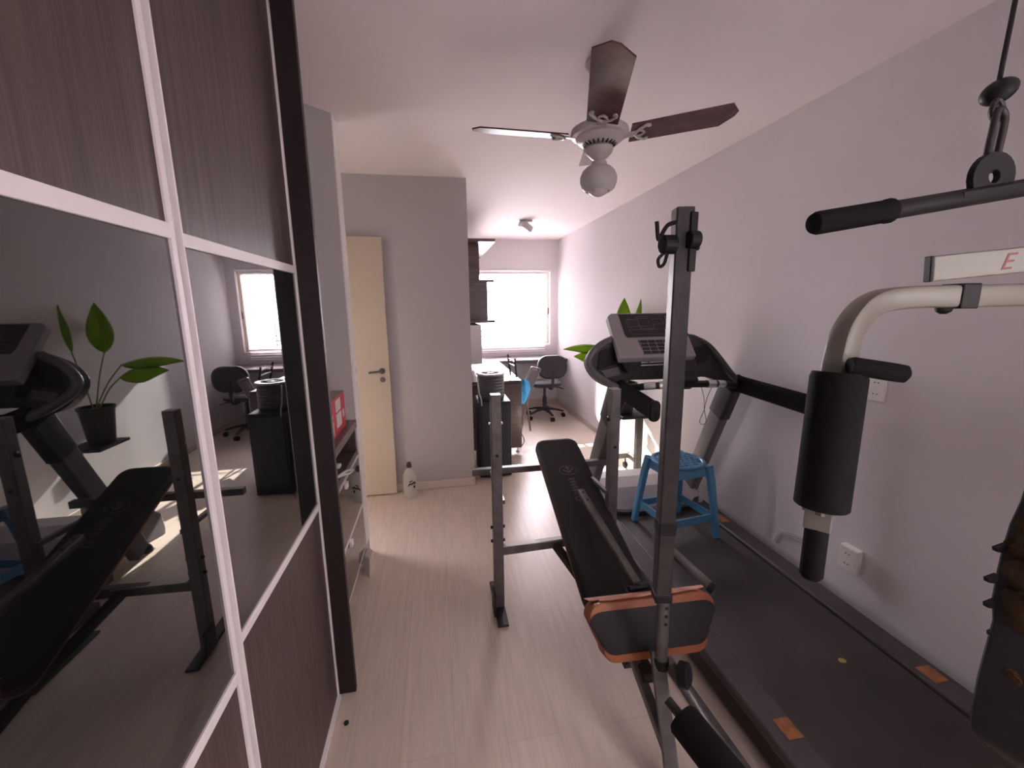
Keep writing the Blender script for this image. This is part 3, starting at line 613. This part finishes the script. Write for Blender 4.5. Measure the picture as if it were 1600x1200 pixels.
# cup pockets (recess floors)
for x0, x1 in ((.93, 1.045), (1.53, 1.66)):
    bm = nb(); prism(bm, [V((x0, 2.352, 1.17)), V((x1, 2.352, 1.20)), V((x1, 2.352, 1.31)), V((x0+.01, 2.352, 1.28))], (0, .006, 0)); link('cup_pocket', bm, M_BLACK, t, bevel=.01)
bm = nb(); prism(bm, [V((.955, 2.345, 1.165)), V((1.06, 2.345, 1.185)), V((1.075, 2.345, 1.14)), V((.985, 2.345, 1.12))], (0, .008, 0)); link('pocket_floor', bm, M_GREYM, t)
# lower dash strip
bm = nb(); prism(bm, [V((1.03, 2.26, 1.25)), V((1.50, 2.26, 1.25)), V((1.56, 2.30, 1.15)), V((1.10, 2.30, 1.15))], (0, .09, .005)); link('dash', bm, M_GREYD, t, bevel=.006)
bm = nb()
for z, x0, x1 in ((1.222, 1.16, 1.20), (1.222, 1.21, 1.42), (1.205, 1.16, 1.42)): box(bm, (x0, 2.252, z-.004), (x1, 2.262, z+.002))
link('dash_marks', bm, M_SILVER, t)
# display panel, tilted
PB, PT = V((1.255, 2.235, 1.25)), V((1.265, 2.46, 1.500))
upv = (PT-PB).normalized(); xv = V((1, 0, 0)); nv = xv.cross(upv).normalized(); HL = (PT-PB).length
def pp(u, v, h=0): return PB+xv*u+upv*(v*HL)+nv*h     # u metres from centre, v 0..1
if nv.y > 0: nv = -nv
bm = nb(); prism(bm, [pp(-.232, 0), pp(.242, 0), pp(.242, .93), pp(.225, 1), pp(-.215, 1), pp(-.240, .93)], -nv*.045); cp = link('console_panel', bm, M_GREY, t, bevel=.006)
bm = nb(); prism(bm, [pp(-.155, .44, .0006), pp(.242, .44, .0006), pp(.24, .965, .0006), pp(-.170, .965, .0006), pp(-.165, .50, .0006)], nv*.002); link('display', bm, M_DISP, cp)
bm = nb()
def strip(pts, w=.003, h=.004):
    for a, b in zip(pts, pts[1:]): sweep(bm, [pp(a[0], a[1], h), pp(b[0], b[1], h)], rect(w, .0012), up=nv)
strip([(-.13, .66), (-.13, .83), (-.065, .84), (-.06, .90), (.02, .90), (.03, .84), (.10, .84), (.10, .72), (.04, .72), (.03, .62), (-.05, .62), (-.06, .68), (-.13, .66)])
strip([(-.055, .68), (-.055, .86), (.01, .86), (.01, .68), (-.055, .68)])
strip([(-.125, .50), (-.13, .60), (.10, .60), (.10, .50), (-.125, .50)])
strip([(.13, .50), (.13, .90), (.22, .90), (.22, .50), (.13, .50)])
link('display_outlines', bm, M_LINE, cp)
bm = nb(); prism(bm, [pp(-.082, .065, .0006), pp(.12, .065, .0006), pp(.12, .37, .0006), pp(-.095, .37, .0006)], nv*.002); link('keypad', bm, M_DISP, cp)
bm = nb()
for i in range(5): strip([(-.085, .065+i*.076), (.12, .065+i*.076)], .0025)
for i in range(5): strip([(-.085+i*.05, .065), (-.088+i*.05, .37)], .0025)
link('key_grid', bm, M_GREY, cp)
# pulse bar
cb = [(1.06, 2.24, 1.068), (1.14, 2.17, 1.095), (1.25, 2.13, 1.105), (1.36, 2.12, 1.108), (1.50, 2.13, 1.102), (1.62, 2.17, 1.09), (1.77, 2.24, 1.06)]
cbp = smoothpath(cb, 6)
bm = nb(); tube(bm, cbp, .020, 14); link('pulse_bar', bm, M_BLACK, t, smooth=True)
for a, b in ((6, 9), (10, 13), (24, 27), (28, 31)):
    bm = nb(); tube(bm, cbp[a:b+1], .0225, 14); link('pulse_sensor', bm, M_SILVER, t, smooth=True)
bm = nb(); obox(bm, V((1.365, 2.145, 1.125)), (.12, .10, .07), Matrix.Rotation(-.7, 3, 'X')); link('safety_key_block', bm, M_BLACK, t, bevel=.01)
bm = nb()
for s in (-1, 1):
    x = 1.35+.035*s
    tube(bm, smoothpath([(1.49+.035*s+.02, 2.14, 1.085), (1.50+.01*s, 2.13, 1.02), (1.498, 2.13, .95)], 5), .0018, 6)
tube(bm, smoothpath([(1.498, 2.13, .95), (1.475, 2.13, .89), (1.485, 2.13, .865), (1.51, 2.13, .868), (1.515, 2.13, .885), (1.498, 2.13, .95)], 6), .0018, 6)
link('safety_cord', bm, M_WIRE, t, smooth=True)
# handrails
for a, b in (((1.055, 2.245, 1.060), (1.055, 1.90, 1.025)), ((1.81, 2.24, 1.065), (1.80, 1.72, 1.05))):
    a, b = V(a), V(b)
    bm = nb(); sweep(bm, smoothpath([a+V((0, .05, .01)), a, lerp(a, b, .5), b], 3), rrect(.056, .1, .025, 4), up=V((0, 0, 1))); h_ = link('handrail', bm, M_BLACKM, t, smooth=True)
    bm = nb(); sweep(bm, [b+V((0, -.0005, 0)), b-V((0, .012, 0)), b-V((0, .020, 0))], rrect(.062, .108, .028, 4), up=V((0, 0, 1)), scales=[1, 1, .8]); link('handrail_cap', bm, M_BLACK, h_, smooth=True)
bm = nb(); lathe(bm, [(.009, .1585), (.012, .1592), (.009, .160)], (1.56, 1.19, 0), 12)
for v in bm.verts: v.co.x = 1.52+(v.co.x-1.56)*1.3
tag(link('yellow_scrap', bm, M_YELL), 'tiny yellow scrap lying on the treadmill belt', 'scrap')

# ================================================================== BLUE STOOL
sx_, sy_, sz_ = 1.42, 2.24, .16
t = thing('plastic_stool', (sx_, sy_, sz_), 'blue plastic stool with dimpled seat standing on the treadmill belt', 'stool')
rz = Matrix.Rotation(math.radians(8), 3, 'Z')
def sp(x, y, z): return V((sx_, sy_, sz_)) + rz @ V((x, y, z))
TOPZ = .46
bm = nb(); lathe(bm, [(.15, TOPZ-.02), (.158, TOPZ-.012), (.158, TOPZ-.004), (.150, TOPZ), (.138, TOPZ-.002), (.134, TOPZ-.008), (.001, TOPZ-.008)], (sx_, sy_, sz_), 40)
seat = link('seat', bm, M_BLUE, t, smooth=True)
bm = nb()
for i in range(-4, 5):
    for j in range(-4, 5):
        x = (i+(.5 if j % 2 else 0))*.034; y = j*.031
        if math.hypot(x, y) < .125: lathe(bm, [(.013, TOPZ-.009), (.012, TOPZ-.003), (.007, TOPZ-.001), (.001, TOPZ-.0005)], sp(x, y, 0), 10)
link('seat_dimples', bm, M_BLUE, seat, smooth=True)
bm = nb(); rings = [(.118, TOPZ-.02), (.132, TOPZ-.075)]
ps = [[sp(sx*w, sy*w, z) for sx, sy in ((-1, -1), (1, -1), (1, 1), (-1, 1))] for w, z in rings]
for k in range(4):
    a, b = ps[0][k], ps[0][(k+1) % 4]; c_, d_ = ps[1][(k+1) % 4], ps[1][k]
    nn = (b-a).cross(d_-a).normalized()*.006
    prism(bm, [a, b, c_, d_], nn)
link('apron', bm, M_BLUE, t)
for sx in (-1, 1):
    for sy in (-1, 1):
        bm = nb(); sweep(bm, [sp(sx*.118, sy*.118, TOPZ-.015), sp(sx*.135, sy*.135, TOPZ-.10), sp(sx*.172, sy*.172, .0005)], rrect(.042, .042, .012, 2), up=rz @ V((0, 1, 0)), scales=[1.2, 1, .85]); link('leg', bm, M_BLUE, t, smooth=True)
for z, w in ((.125, .152),):
    for k in range(4):
        cs = [(-1, -1), (1, -1), (1, 1), (-1, 1)]; a, b = cs[k], cs[(k+1) % 4]
        bm = nb(); sweep(bm, [sp(a[0]*w, a[1]*w, z), sp(b[0]*w, b[1]*w, z)], rect(.010, .045)); link('stretcher', bm, M_BLUE, t)

# ================================================================== WEIGHT BENCH
t = thing('weight_bench', (.7, 1.8, 0), 'grey tube weight bench with black back pad and tall lat pole', 'weight bench')
# rack posts
for x, z0 in ((.262, .012), (.866, .012)):
    bm = nb(); box(bm, (x-.025, 1.925, z0), (x+.025, 1.975, 1.137)); p = link('rack_post', bm, M_STEEL, t, bevel=.004)
    bm = nb(); box(bm, (x-.024, 1.926, 1.1372), (x+.024, 1.974, 1.140)); link('end_cap', bm, M_LID, p)
    bm = nb()
    for z in (.455, .38) if x < .5 else (.98,):
        cyl(bm, (x-.036, 1.95, z), (x+.036, 1.95, z), .008, 10)
    for z in (.84,): cyl(bm, (x, 1.922, z), (x, 1.9245, z), .008, 12)
    link('bolts', bm, M_BLACK, p, smooth=True)
    bm = nb(); cyl(bm, (x-.034, 1.95, .995), (x+.034, 1.95, .995), .006, 10); link('pin', bm, M_CHROME, p, smooth=True)
for x in (.262, .866):
    bm = nb(); box(bm, (x-.027, 1.80, .0005), (x+.027, 2.15, .012)); link('foot_plate', bm, M_STEEL_D, t, bevel=.003)
bm = nb(); box(bm, (.225, 1.86, .012), (.236, 1.95, .13)); link('foot_bracket', bm, M_STEEL_D, t, bevel=.003)
# cross bars
bm = nb(); box(bm, (.175, 2.40, .545), (1.06, 2.44, .585)); link('pad_support_bar', bm, M_STEEL, t, bevel=.004)
for x in (.290, .838):
    bm = nb(); sweep(bm, [(x, 1.94, .59), (x, 2.405, .565)], rect(.02, .02)); link('support_arm', bm, M_STEEL, t)
bm = nb(); sweep(bm, [(.287, 1.95, .325), (.60, 1.95, .335)], rect(.035, .045)); sweep(bm, [(.60, 1.95, .335), (.841, 1.95, .335)], rect(.035, .045)); link('lower_crossbar', bm, M_STEEL, t, bevel=.003)
bm = nb(); box(bm, (.30, 1.932, .3495), (.60, 1.968, .353)); link('peeling_tape', bm, M_PAPER, t)
bm = nb(); sweep(bm, [(.56, 1.93, .33), (.70, 1.62, .17), (.715, 1.38, .10)], rect(.035, .035)); link('brace', bm, M_STEEL_D, t, bevel=.003)
# back pad (rounded rectangle, inclined)
def pad(name, p0, p1, xv_, w0, w1, th, r, mt, mside, taperr=5, rim=None):
    p0, p1 = V(p0), V(p1); yv = (p1-p0); L_ = yv.length; yv.normalize(); xv_ = V(xv_).normalized(); zv = xv_.cross(yv).normalized()
    pts = []
    for cx, cy, a, w in ((w1/2-r, L_-r, 0, w1), (-w1/2+r, L_-r, 90, w1), (-w0/2+r, r, 180, w0), (w0/2-r, r, 270, w0)):
        for i in range(taperr+1):
            q = math.radians(a+90*i/taperr); pts.append((cx+r*math.cos(q), cy+r*math.sin(q)))
    def at(q, h): return p0+xv_*q[0]+yv*q[1]+zv*h
    c = V((0, L_/2))
    def inset(q, s):
        a_, b_ = s if isinstance(s, tuple) else (s, s)
        return (q[0]*(1-2*a_/(w0)), c[1]+(q[1]-c[1])*(1-2*b_/L_))
    bm = nb(); lay = [(0, .010), (.004, 0), (th*.25, 0), (th*.8, .004), (th*.97, .014), (th, .03)]
    if rim: lay = [(0, .010), (.004, 0), (th*.85, 0), (th*.95, .003), (th*.955, rim), (th, (rim[0]+.006, rim[1]+.006))]
    rs = [[bm.verts.new(at(inset(q, s), h)) for q in pts] for h, s in lay]
    n_ = len(pts)
    for i in range(len(rs)-1):
        for j in range(n_):
            fc = bm.faces.new((rs[i][j], rs[i][(j+1) % n_], rs[i+1][(j+1) % n_], rs[i+1][j])); fc.material_index = 1 if i < (4 if rim else 2) else 0
    fb = bm.faces.new(rs[0][::-1]); fb.material_index = 1; bm.faces.new(rs[-1])
    o = link(name, bm, [mt, mside], t, smooth=True)
    return o, at, zv
o, at, zv = pad('back_pad', (.722, 1.50, .255), (.712, 2.51, .672), (1, 0, 0), .30, .27, .058, .055, M_VINYL, M_ORANGE)
bm = nb(); box(bm, (.67, 2.402, .5855), (.76, 2.438, .625)); link('pad_rest', bm, M_STEEL_D, t, bevel=.003)
# printed emblem and faint lettering on the pad
bm = nb()
def arcstrip(cx, cy, rx, ry, w, a0=0, a1=360, n=40):
    P = [(cx+rx*math.cos(math.radians(a0+(a1-a0)*i/n)), cy+ry*math.sin(math.radians(a0+(a1-a0)*i/n))) for i in range(n+1)]
    sweep(bm, [at(p, .0584) for p in P], rect(w, .0008), up=zv)
arcstrip(0, .80, .052, .036, .003)
for a, b in (((-.03, .805), (0, .78)), ((0, .78), (.03, .81)), ((0, .78), (0, .82)), ((-.012, .815), (0, .828)), ((0, .828), (.012, .815))):
    sweep(bm, [at(a, .0584), at(b, .0584)], rect(.008, .0008), up=zv)
link('pad_emblem', bm, M_PRINT, o)
bm = nb(); random.seed(3)
for i in range(6):
    y = .73-i*.021
    for k in range(3):
        x0 = -.018+.004*k; sweep(bm, [at((x0, y-.006+.005*k), .0584), at((.018-.006*(k == 1), y-.006+.005*k+.002), .0584)], rect(.0035, .0008), up=zv)
    sweep(bm, [at((-.018, y-.007), .0584), at((-.018, y+.005), .0584)], rect(.0035, .0008), up=zv)
arcstrip(0.0, .585, .02, .014, .006)
link('pad_lettering', bm, M_PRINT, o)
# seat pad drooping toward the camera
o2, at2, zv2 = pad('seat_pad', (.748, 1.285, .252), (.755, 1.365, .440), (1, -.03, 0), .41, .50, .075, .05, M_VINYL, M_ORANGE, rim=(.001, .028))
bm = nb(); prism(bm, [at2((x, .2075), h) for x, h in ((-.245, .004), (.245, .004), (.235, .035), (.09, .06), (0, .048), (-.12, .06), (-.235, .035))], V((0, 0, .0035))); link('torn_seam', bm, M_TORN, o2)
bm = nb()
random.seed(5)
path = [at2((-.20+.05*i, .2085), .045+random.uniform(-.012, .012))+V((0, 0, .003)) for i in range(9)]
sweep(bm, path, rect(.012, .004), scales=[random.uniform(.4, 1.3) for _ in path]); link('torn_flap', bm, M_TORN, o2)
# seat frame/legs
bm = nb(); sweep(bm, [(.674, 1.32, .27), (.698, 1.05, .085)], rect(.034, .03)); link('front_leg', bm, M_STEEL, t, bevel=.003)
bm = nb(); sweep(bm, [(.71, 1.36, .25), (.705, 1.20, .13)], rect(.028, .028)); link('leg_brace', bm, M_STEEL_D, t, bevel=.003)
bm = nb(); box(bm, (.70, 1.40, .225), (.745, 2.0, .262)); link('spine_tube', bm, M_STEEL_D, t, bevel=.003)
# flat bar with holes lying over the back pad
bm = nb(); a, b = V((.712, 1.99, .585)), V((.742, 1.40, .452)); sweep(bm, [a, b], rrect(.034, .034, .006, 2)); ab = link('adjuster_bar', bm, M_STEEL, t, smooth=True)
dd = (b-a).normalized(); nn = dd.cross(V((1, 0, 0))).normalized(); nn = nn if nn.z > 0 else -nn
bm = nb()
for q in (.05, .15): cc = lerp(a, b, q)+nn*.0172; lathe(bm, [(.007, 0), (.007, .001)], cc, 12, frame_z(nn))
link('adjuster_holes', bm, M_BLACK, ab)
bm = nb(); obox(bm, V((.742, 1.39, .437)), (.11, .05, .02), Matrix.Rotation(.1, 3, 'Z')); cyl(bm, (.70, 1.385, .452), (.78, 1.385, .452), .009); link('hinge_bracket', bm, M_BLACK, t, bevel=.004)
# lat pole
LX, LY = .700, 1.15
bm = nb(); sweep(bm, [(LX, LY, .605), (LX-.002, LY, 1.815)], rect(.05, .05), up=V((.22, 1, 0))); lp = link('lat_pole', bm, M_STEEL_D, t, bevel=.004)
bm = nb(); sweep(bm, [(LX, LY, .585), (LX, LY, .61)], rect(.056, .056), up=V((.22, 1, 0))); link('pole_collar', bm, M_BLACK, lp, bevel=.003)
bm = nb(); sweep(bm, [(LX, LY, .825), (LX, LY, .87)], rect(.054, .054), up=V((.22, 1, 0))); link('pole_collar', bm, M_BLACK, lp, bevel=.003)
bm = nb(); tube(bm, [(LX+.008, LY, .60), (LX+.014, LY+.002, .345)], .021, 16); it = link('inner_tube', bm, M_STEEL, t, smooth=True)
bm = nb(); tube(bm, [(LX+.014, LY+.002, .350), (LX+.0145, LY+.002, .318)], .026, 16); link('tube_end_cap', bm, M_BLACK, it, smooth=True)
bm = nb()
for z in (.56, .53, .50): 
    lathe(bm, [(.006, 0), (.006, .002)], (LX+.010, LY-.0195, z), 12, frame_z((0, -1, 0)))
link('tube_holes', bm, M_BLACK, it)
bm = nb(); sweep(bm, [(LX+.012, LY+.03, .36), (LX-.012, LY-.16, .0005)], rect(.046, .046), up=V((.35, 1, 0))); link('pole_base', bm, M_STEEL, t, bevel=.004)
bm = nb(); box(bm, (LX-.02, LY+.05, .20), (LX+.03, 1.40, .24)); link('pole_link', bm, M_STEEL_D, t, bevel=.004)
# top pulley and hook
bm = nb(); cyl(bm, (LX-.004, LY-.036, 1.725), (LX+.026, LY-.036, 1.725), .024, 22); box(bm, (LX+.004, LY-.034, 1.64), (LX+.026, LY-.024, 1.80)); cyl(bm, (LX+.022, LY-.03, 1.705), (LX+.034, LY-.03, 1.705), .008, 12); link('top_pulley', bm, M_BLACK, lp, bevel=.003)
bm = nb(); cyl(bm, (LX-.068, LY-.01, 1.715), (LX-.028, LY-.01, 1.715), .026, 18); link('side_roller', bm, M_BLACK, lp, bevel=.004)
bm = nb(); tube(bm, smoothpath([(LX-.03, LY-.01, 1.775), (LX-.055, LY-.012, 1.765), (LX-.075, LY-.014, 1.735), (LX-.082, LY-.014, 1.73), (LX-.088, LY-.014, 1.775)], 4), .006, 8)
tube(bm, smoothpath([(LX-.058, LY-.014, 1.695), (LX-.078, LY-.014, 1.675), (LX-.074, LY-.014, 1.655), (LX-.06, LY-.014, 1.662), (LX-.052, LY-.014, 1.69)], 4), .005, 8); link('hook', bm, M_BLACK, lp, smooth=True)
# peg with black tip
bm = nb(); tube(bm, [(LX+.025, LY+.03, .755), (.800, 1.045, .690)], .0145, 14); pg = link('plate_peg', bm, M_STEEL, t, smooth=True)
d_ = (V((.800, 1.045, .690))-V((LX+.025, LY+.03, .755))).normalized(); e_ = V((.800, 1.045, .690))
bm = nb(); tube(bm, [e_-d_*.004, e_+d_*.014], .0175, 14); link('peg_tip', bm, M_BLACK, pg, smooth=True)
# lower pivot, knob, leg roller, arms
bm = nb(); lathe(bm, [(.025, 0), (.040, .008), (.040, .034), (.025, .042)], (LX+.045, 1.10, .335), 18, frame_z((.7, -.7, .2))); link('pivot_knob', bm, M_BLACK, t, smooth=True)
bm = nb(); tube(bm, [(LX+.04, 1.13, .34), (.80, 1.0, .22), (.93, .78, .06)], .017, 12); link('leg_lift_arm', bm, M_STEEL, t, smooth=True)
bm = nb(); a, b = V((.668, .955, .340)), V((.76, .70, .27)); d_ = (b-a).normalized(); sweep(bm, [a, a+d_*.010, a+d_*.3], circ(.050, 28), scales=[.86, 1, 1]); link('leg_roller', bm, M_BLACKM, t, smooth=True)
bm = nb(); tube(bm, [a-d_*.05, a+d_*.01], .014, 12); link('roller_axle', bm, M_STEEL_D, t, smooth=True)
bm = nb(); sweep(bm, [(.905, 1.88, .018), (.93, 1.50, .018), (.95, .85, .018)], rect(.04, .034)); link('floor_rail', bm, M_STEEL, t, bevel=.003)

# ================================================================== MULTI GYM (upper right, partly in frame)
t = thing('multi_gym', (1.66, .55, 0), 'cream painted multi gym station with black foam butterfly arm at right edge', 'multi gym')
bm = nb(); box(bm, (1.64, .56, .0005), (1.71, .63, 2.25)); link('column', bm, M_CREAMG, t, bevel=.005)
bm = nb(); box(bm, (1.05, .30, .0005), (1.11, .36, .05)) if False else box(bm, (1.56, .18, .0005), (1.79, .70, .04)); link('base', bm, M_CREAMG, t, bevel=.004)
bm = nb(); sweep(bm, [(1.68, .60, 2.27), (1.05, .735, 2.27)], rect(.06, .045)); link('top_beam', bm, M_CREAMG, t, bevel=.004)
bm = nb(); cyl(bm, (1.10, .705, 2.20), (1.105, .745, 2.20), .035, 20); link('top_pulley', bm, M_BLACK, t, smooth=True)
bm = nb(); a, b = V((1.100, .800, 1.6205)), V((1.66, .655, 1.672)); sweep(bm, [a, b], rect(.018, .056)); bb = link('press_beam', bm, M_CREAMG, t, bevel=.003)
d_ = (b-a).normalized(); bm = nb(); sweep(bm, [a-d_*.006, a+d_*.0005], rect(.019, .057)); link('beam_end_cap', bm, M_BLACK, bb, bevel=.002)
cu = bpy.data.curves.new('lettering', 'FONT'); cu.body = 'E'; cu.size = .05; cu.shear = .35; cu.extrude = .0004
fo = bpy.data.objects.new('red_lettering', cu); COL.objects.link(fo); cu.materials.append(M_REDT)
xd = d_; yd = V((0, 0, 1)); yd = (yd-xd*yd.dot(xd)).normalized(); zd = xd.cross(yd)
Mx = Matrix((xd, yd, zd)).transposed().to_4x4(); p_ = a+d_*.135-yd*.017+zd*.0094
bpy.context.view_layer.update()
me = bpy.data.meshes.new_from_object(fo); bpy.data.objects.remove(fo)
for v in me.vertices: v.co = Mx @ (v.co) + p_
o = bpy.data.objects.new('lettering', me); COL.objects.link(o); o.parent = bb; o.matrix_parent_inverse = root_inv(bb)
# butterfly arm
path = smoothpath([(1.66, .70, 1.56), (1.45, .745, 1.562), (1.20, .79, 1.560), (1.06, .818, 1.558), (.985, .826, 1.542), (.928, .818, 1.49), (.903, .808, 1.43), (.888, .797, 1.385), (.862, .775, 1.20), (.846, .762, 1.075)], 6)
bm = nb(); sweep(bm, path, rrect(.05, .05, .008, 2)); link('butterfly_arm', bm, M_CREAMG, t, smooth=True)
bm = nb(); a, b = V((1.165, .797, 1.560)), V((1.205, .789, 1.560)); sweep(bm, [a, b], rect(.056, .056)); link('arm_bracket', bm, M_BLACK, t, bevel=.003)
bm = nb(); lathe(bm, [(.016, 0), (.014, .008), (.006, .014)], (1.155, .798, 1.534), 14, Matrix.Rotation(pi, 3, 'X')); link('arm_bolt', bm, M_BLACK, t, smooth=True)
a, b = V((.880, .787, 1.396)), V((.852, .764, 1.088)); d_ = (a-b).normalized()
bm = nb(); sweep(bm, [b, b+d_*.004, lerp(b, a, .5), a-d_*.012, a], circ(.054, 32), scales=[.93, 1, 1.0, 1.0, .93]); link('foam_roller', bm, M_BLACKM, t, smooth=True)
bm = nb(); sweep(bm, [(.8465, .762, 1.09), (.843, .759, 1.040)], rect(.052, .05)); link('arm_end', bm, M_CREAMG, t, bevel=.003)
bm = nb(); sweep(bm, [(.8425, .759, 1.043), (.841, .757, 1.03), (.838, .754, .925), (.838, .754, .918)], circ(.024, 20), scales=[1, 1, 1, .8]); link('lower_grip', bm, M_BLACKM, t, smooth=True)
bm = nb(); sweep(bm, [(.868, .755, 1.415), (.875, .752, 1.415), (.945, .722, 1.403), (.962, .714, 1.4), (.968, .711, 1.399)], circ(.0195, 20), scales=[.9, 1, 1, .95, .5]); link('hand_grip', bm, M_BLACKM, t, smooth=True)
# worn backrest pad, bottom right
pts2 = [(1.43, 1.26), (1.356, 1.145), (1.327, 1.09), (1.29, 1.04), (1.262, .985), (1.243, .937), (1.224, .88), (1.222, .83), (1.197, .775), (1.170, .715), (1.146, .645), (1.137, .60), (1.175, .565), (1.215, .53), (1.25, .47), (1.30, .36), (1.60, .30), (1.66, .8), (1.62, 1.26)]
P3 = [V((x, .715-.20*(1.145-z), z)) for x, z in pts2]
bm = nb(); prism(bm, P3, (0.03, -.10, 0.0)); wp = link('worn_pad', bm, M_VINYL, t, bevel=.015, seg=3)
random.seed(11)
for x, z, s_ in ((1.300, 1.04, .045), (1.275, .985, .05), (1.255, .93, .05), (1.236, .875, .045), (1.31, .97, .04), (1.195, .745, .016)):
    c = V((x, .715-.20*(1.145-z), z))
    bm = nb(); g = bmesh.ops.create_icosphere(bm, subdivisions=3, radius=s_)['verts']
    for v in g:
        v.co.x *= .30; v.co *= random.uniform(.88, 1.12); v.co += c+V((.002, -.052, 0))
    link('exposed_foam', bm, M_FOAM, wp)
for x, z, w in ((1.232, .92, .02), (1.222, .865, .016), (1.226, .80, .014), (1.262, .985, .02)):
    c = V((x, .715-.20*(1.145-z), z)); bm = nb(); prism(bm, [c+V((.01, .0, .012)), c+V((-w, .0, .006)), c+V((-w*.8, 0, -.004)), c+V((.01, 0, -.010))], (0, -.01, 0)); link('torn_flap', bm, M_VINYL, wp)
bm = nb(); sweep(bm, [(1.60, .56, .95), (1.655, .60, .95)], rect(.05, .05)); link('pad_bracket', bm, M_CREAMG, t)

# cable and lat bar
CX, CY = 1.092, .722
bm = nb(); tube(bm, [(CX-.012, CY-.003, 1.965), (CX, CY, 2.20)], .0042, 8)
cb_ = link('pulley_cable', bm, M_BLACK, t, smooth=True)
bm = nb(); bmesh.ops.create_uvsphere(bm, u_segments=20, v_segments=12, radius=1)
R = Matrix.Rotation(math.radians(-35), 3, 'Y')
for v in bm.verts: v.co = V((1.079, .716, 1.942)) + R @ V((v.co.x*.030, v.co.y*.026, v.co.z*.021))
link('cable_stopper', bm, M_BLACK, cb_, smooth=True)
t = thing('lat_pulldown_bar', (1.06, .70, 1.77), 'black pulldown bar with rubber grip hanging from carabiner at upper right', 'pulldown bar')
bm = nb()
tube(bm, smoothpath([(1.065, .706, 1.925), (1.078, .706, 1.912), (1.080, .706, 1.895), (1.068, .706, 1.888), (1.056, .706, 1.898), (1.058, .706, 1.916), (1.065, .706, 1.925)], 4), .005, 8)
tube(bm, smoothpath([(1.068, .70, 1.905), (1.080, .70, 1.89), (1.078, .699, 1.85), (1.070, .697, 1.808), (1.058, .696, 1.795), (1.050, .697, 1.81), (1.056, .699, 1.87), (1.060, .70, 1.90), (1.068, .70, 1.905)], 5), .0062, 10)
link('carabiner', bm, M_STEEL_D, t, smooth=True)
A_, B_ = V((.672, .690, 1.6885)), V((1.46, .69, 1.817)); bd = (B_-A_).normalized(); bn = bd.cross(V((0, -1, 0))).normalized()
bn = bn if bn.z > 0 else -bn
bm = nb(); tube(bm, [A_+bd*.02, B_], .0165, 16); link('bar', bm, M_BLACK, t, smooth=True)
bm = nb(); sweep(bm, [A_, A_+bd*.004, A_+bd*.012, A_+bd*.155, A_+bd*.158, A_+bd*.165], circ(.0205, 18), scales=[.5, .85, 1, 1, 1.08, 1.08]); link('rubber_grip', bm, M_BLACKM, t, smooth=True)
bm = nb(); sweep(bm, [B_, B_-bd*.004, B_-bd*.012, B_-bd*.155, B_-bd*.165], circ(.0205, 18), scales=[.5, .85, 1, 1.05, 1.08]); link('rubber_grip', bm, M_BLACKM, t, smooth=True)
# eye plate: annulus
c = A_+bd*((1.062-.672)/bd.x)+bn*.030
bm = nb(); N = 24; ri, ro = .012, .044
def ev(r, a, y): return c+bd*(r*math.cos(a)*1.15)+bn*(r*math.sin(a))+V((0, y, 0))
rr = [[bm.verts.new(ev(r, 2*pi*i/N, y)) for i in range(N)] for r, y in ((ri, -.006), (ro, -.006), (ro, .006), (ri, .006))]
for k in range(4):
    for i in range(N): bm.faces.new((rr[k][i], rr[k][(i+1) % N], rr[(k+1) % 4][(i+1) % N], rr[(k+1) % 4][i]))
sweep(bm, [c-bn*.026-bd*.085, c-bn*.026+bd*.085], rect(.012, .034), up=V((0, 1, 0)))
link('eye_plate', bm, M_BLACK, t, bevel=.001)

# ================================================================== WALL OUTLETS & CABLES
def outlet(y, z, label, deep=.012, tilt=0, w=.075, h=.115):
    t = thing('wall_outlet', (1.889, y, z), label, 'wall outlet')
    bm = nb(); box(bm, (1.889-deep, y-w/2, z-h/2), (1.8895, y+w/2, z+h/2)); link('cover_plate', bm, M_WHITE, t, bevel=.004)
    bm = nb()
    for dz in (-.025, .025):
        for dy in (-.008, .008): lathe(bm, [(.003, 0), (.003, .001)], (1.889-deep-.0002, y+dy, z+dz), 8, frame_z((-1, 0, 0)))
    link('sockets', bm, M_WIRE, t)
outlet(1.50, 1.178, 'white double outlet high on the right wall behind the hand grip')
outlet(1.50, .362, 'white boxy outlet low on the right wall above treadmill rail', .035, w=.085)
outlet(3.51, .32, 'slim white outlet low on the right wall behind the side table')
bm = nb()
for k in range(3):
    y0 = 1.90-.02*k
    tube(bm, smoothpath([(1.884, 1.95-.015*k, .185), (1.883, 1.925-.012*k, .25), (1.883, 1.87, .29-.012*k), (1.884, 1.79, .305-.012*k), (1.885, 1.72, .30-.01*k)], 5), .003, 6)
tag(link('wall_cables', bm, M_WWIRE, None, smooth=True), 'three thin white cables curving out of the right wall by the treadmill', 'cable')
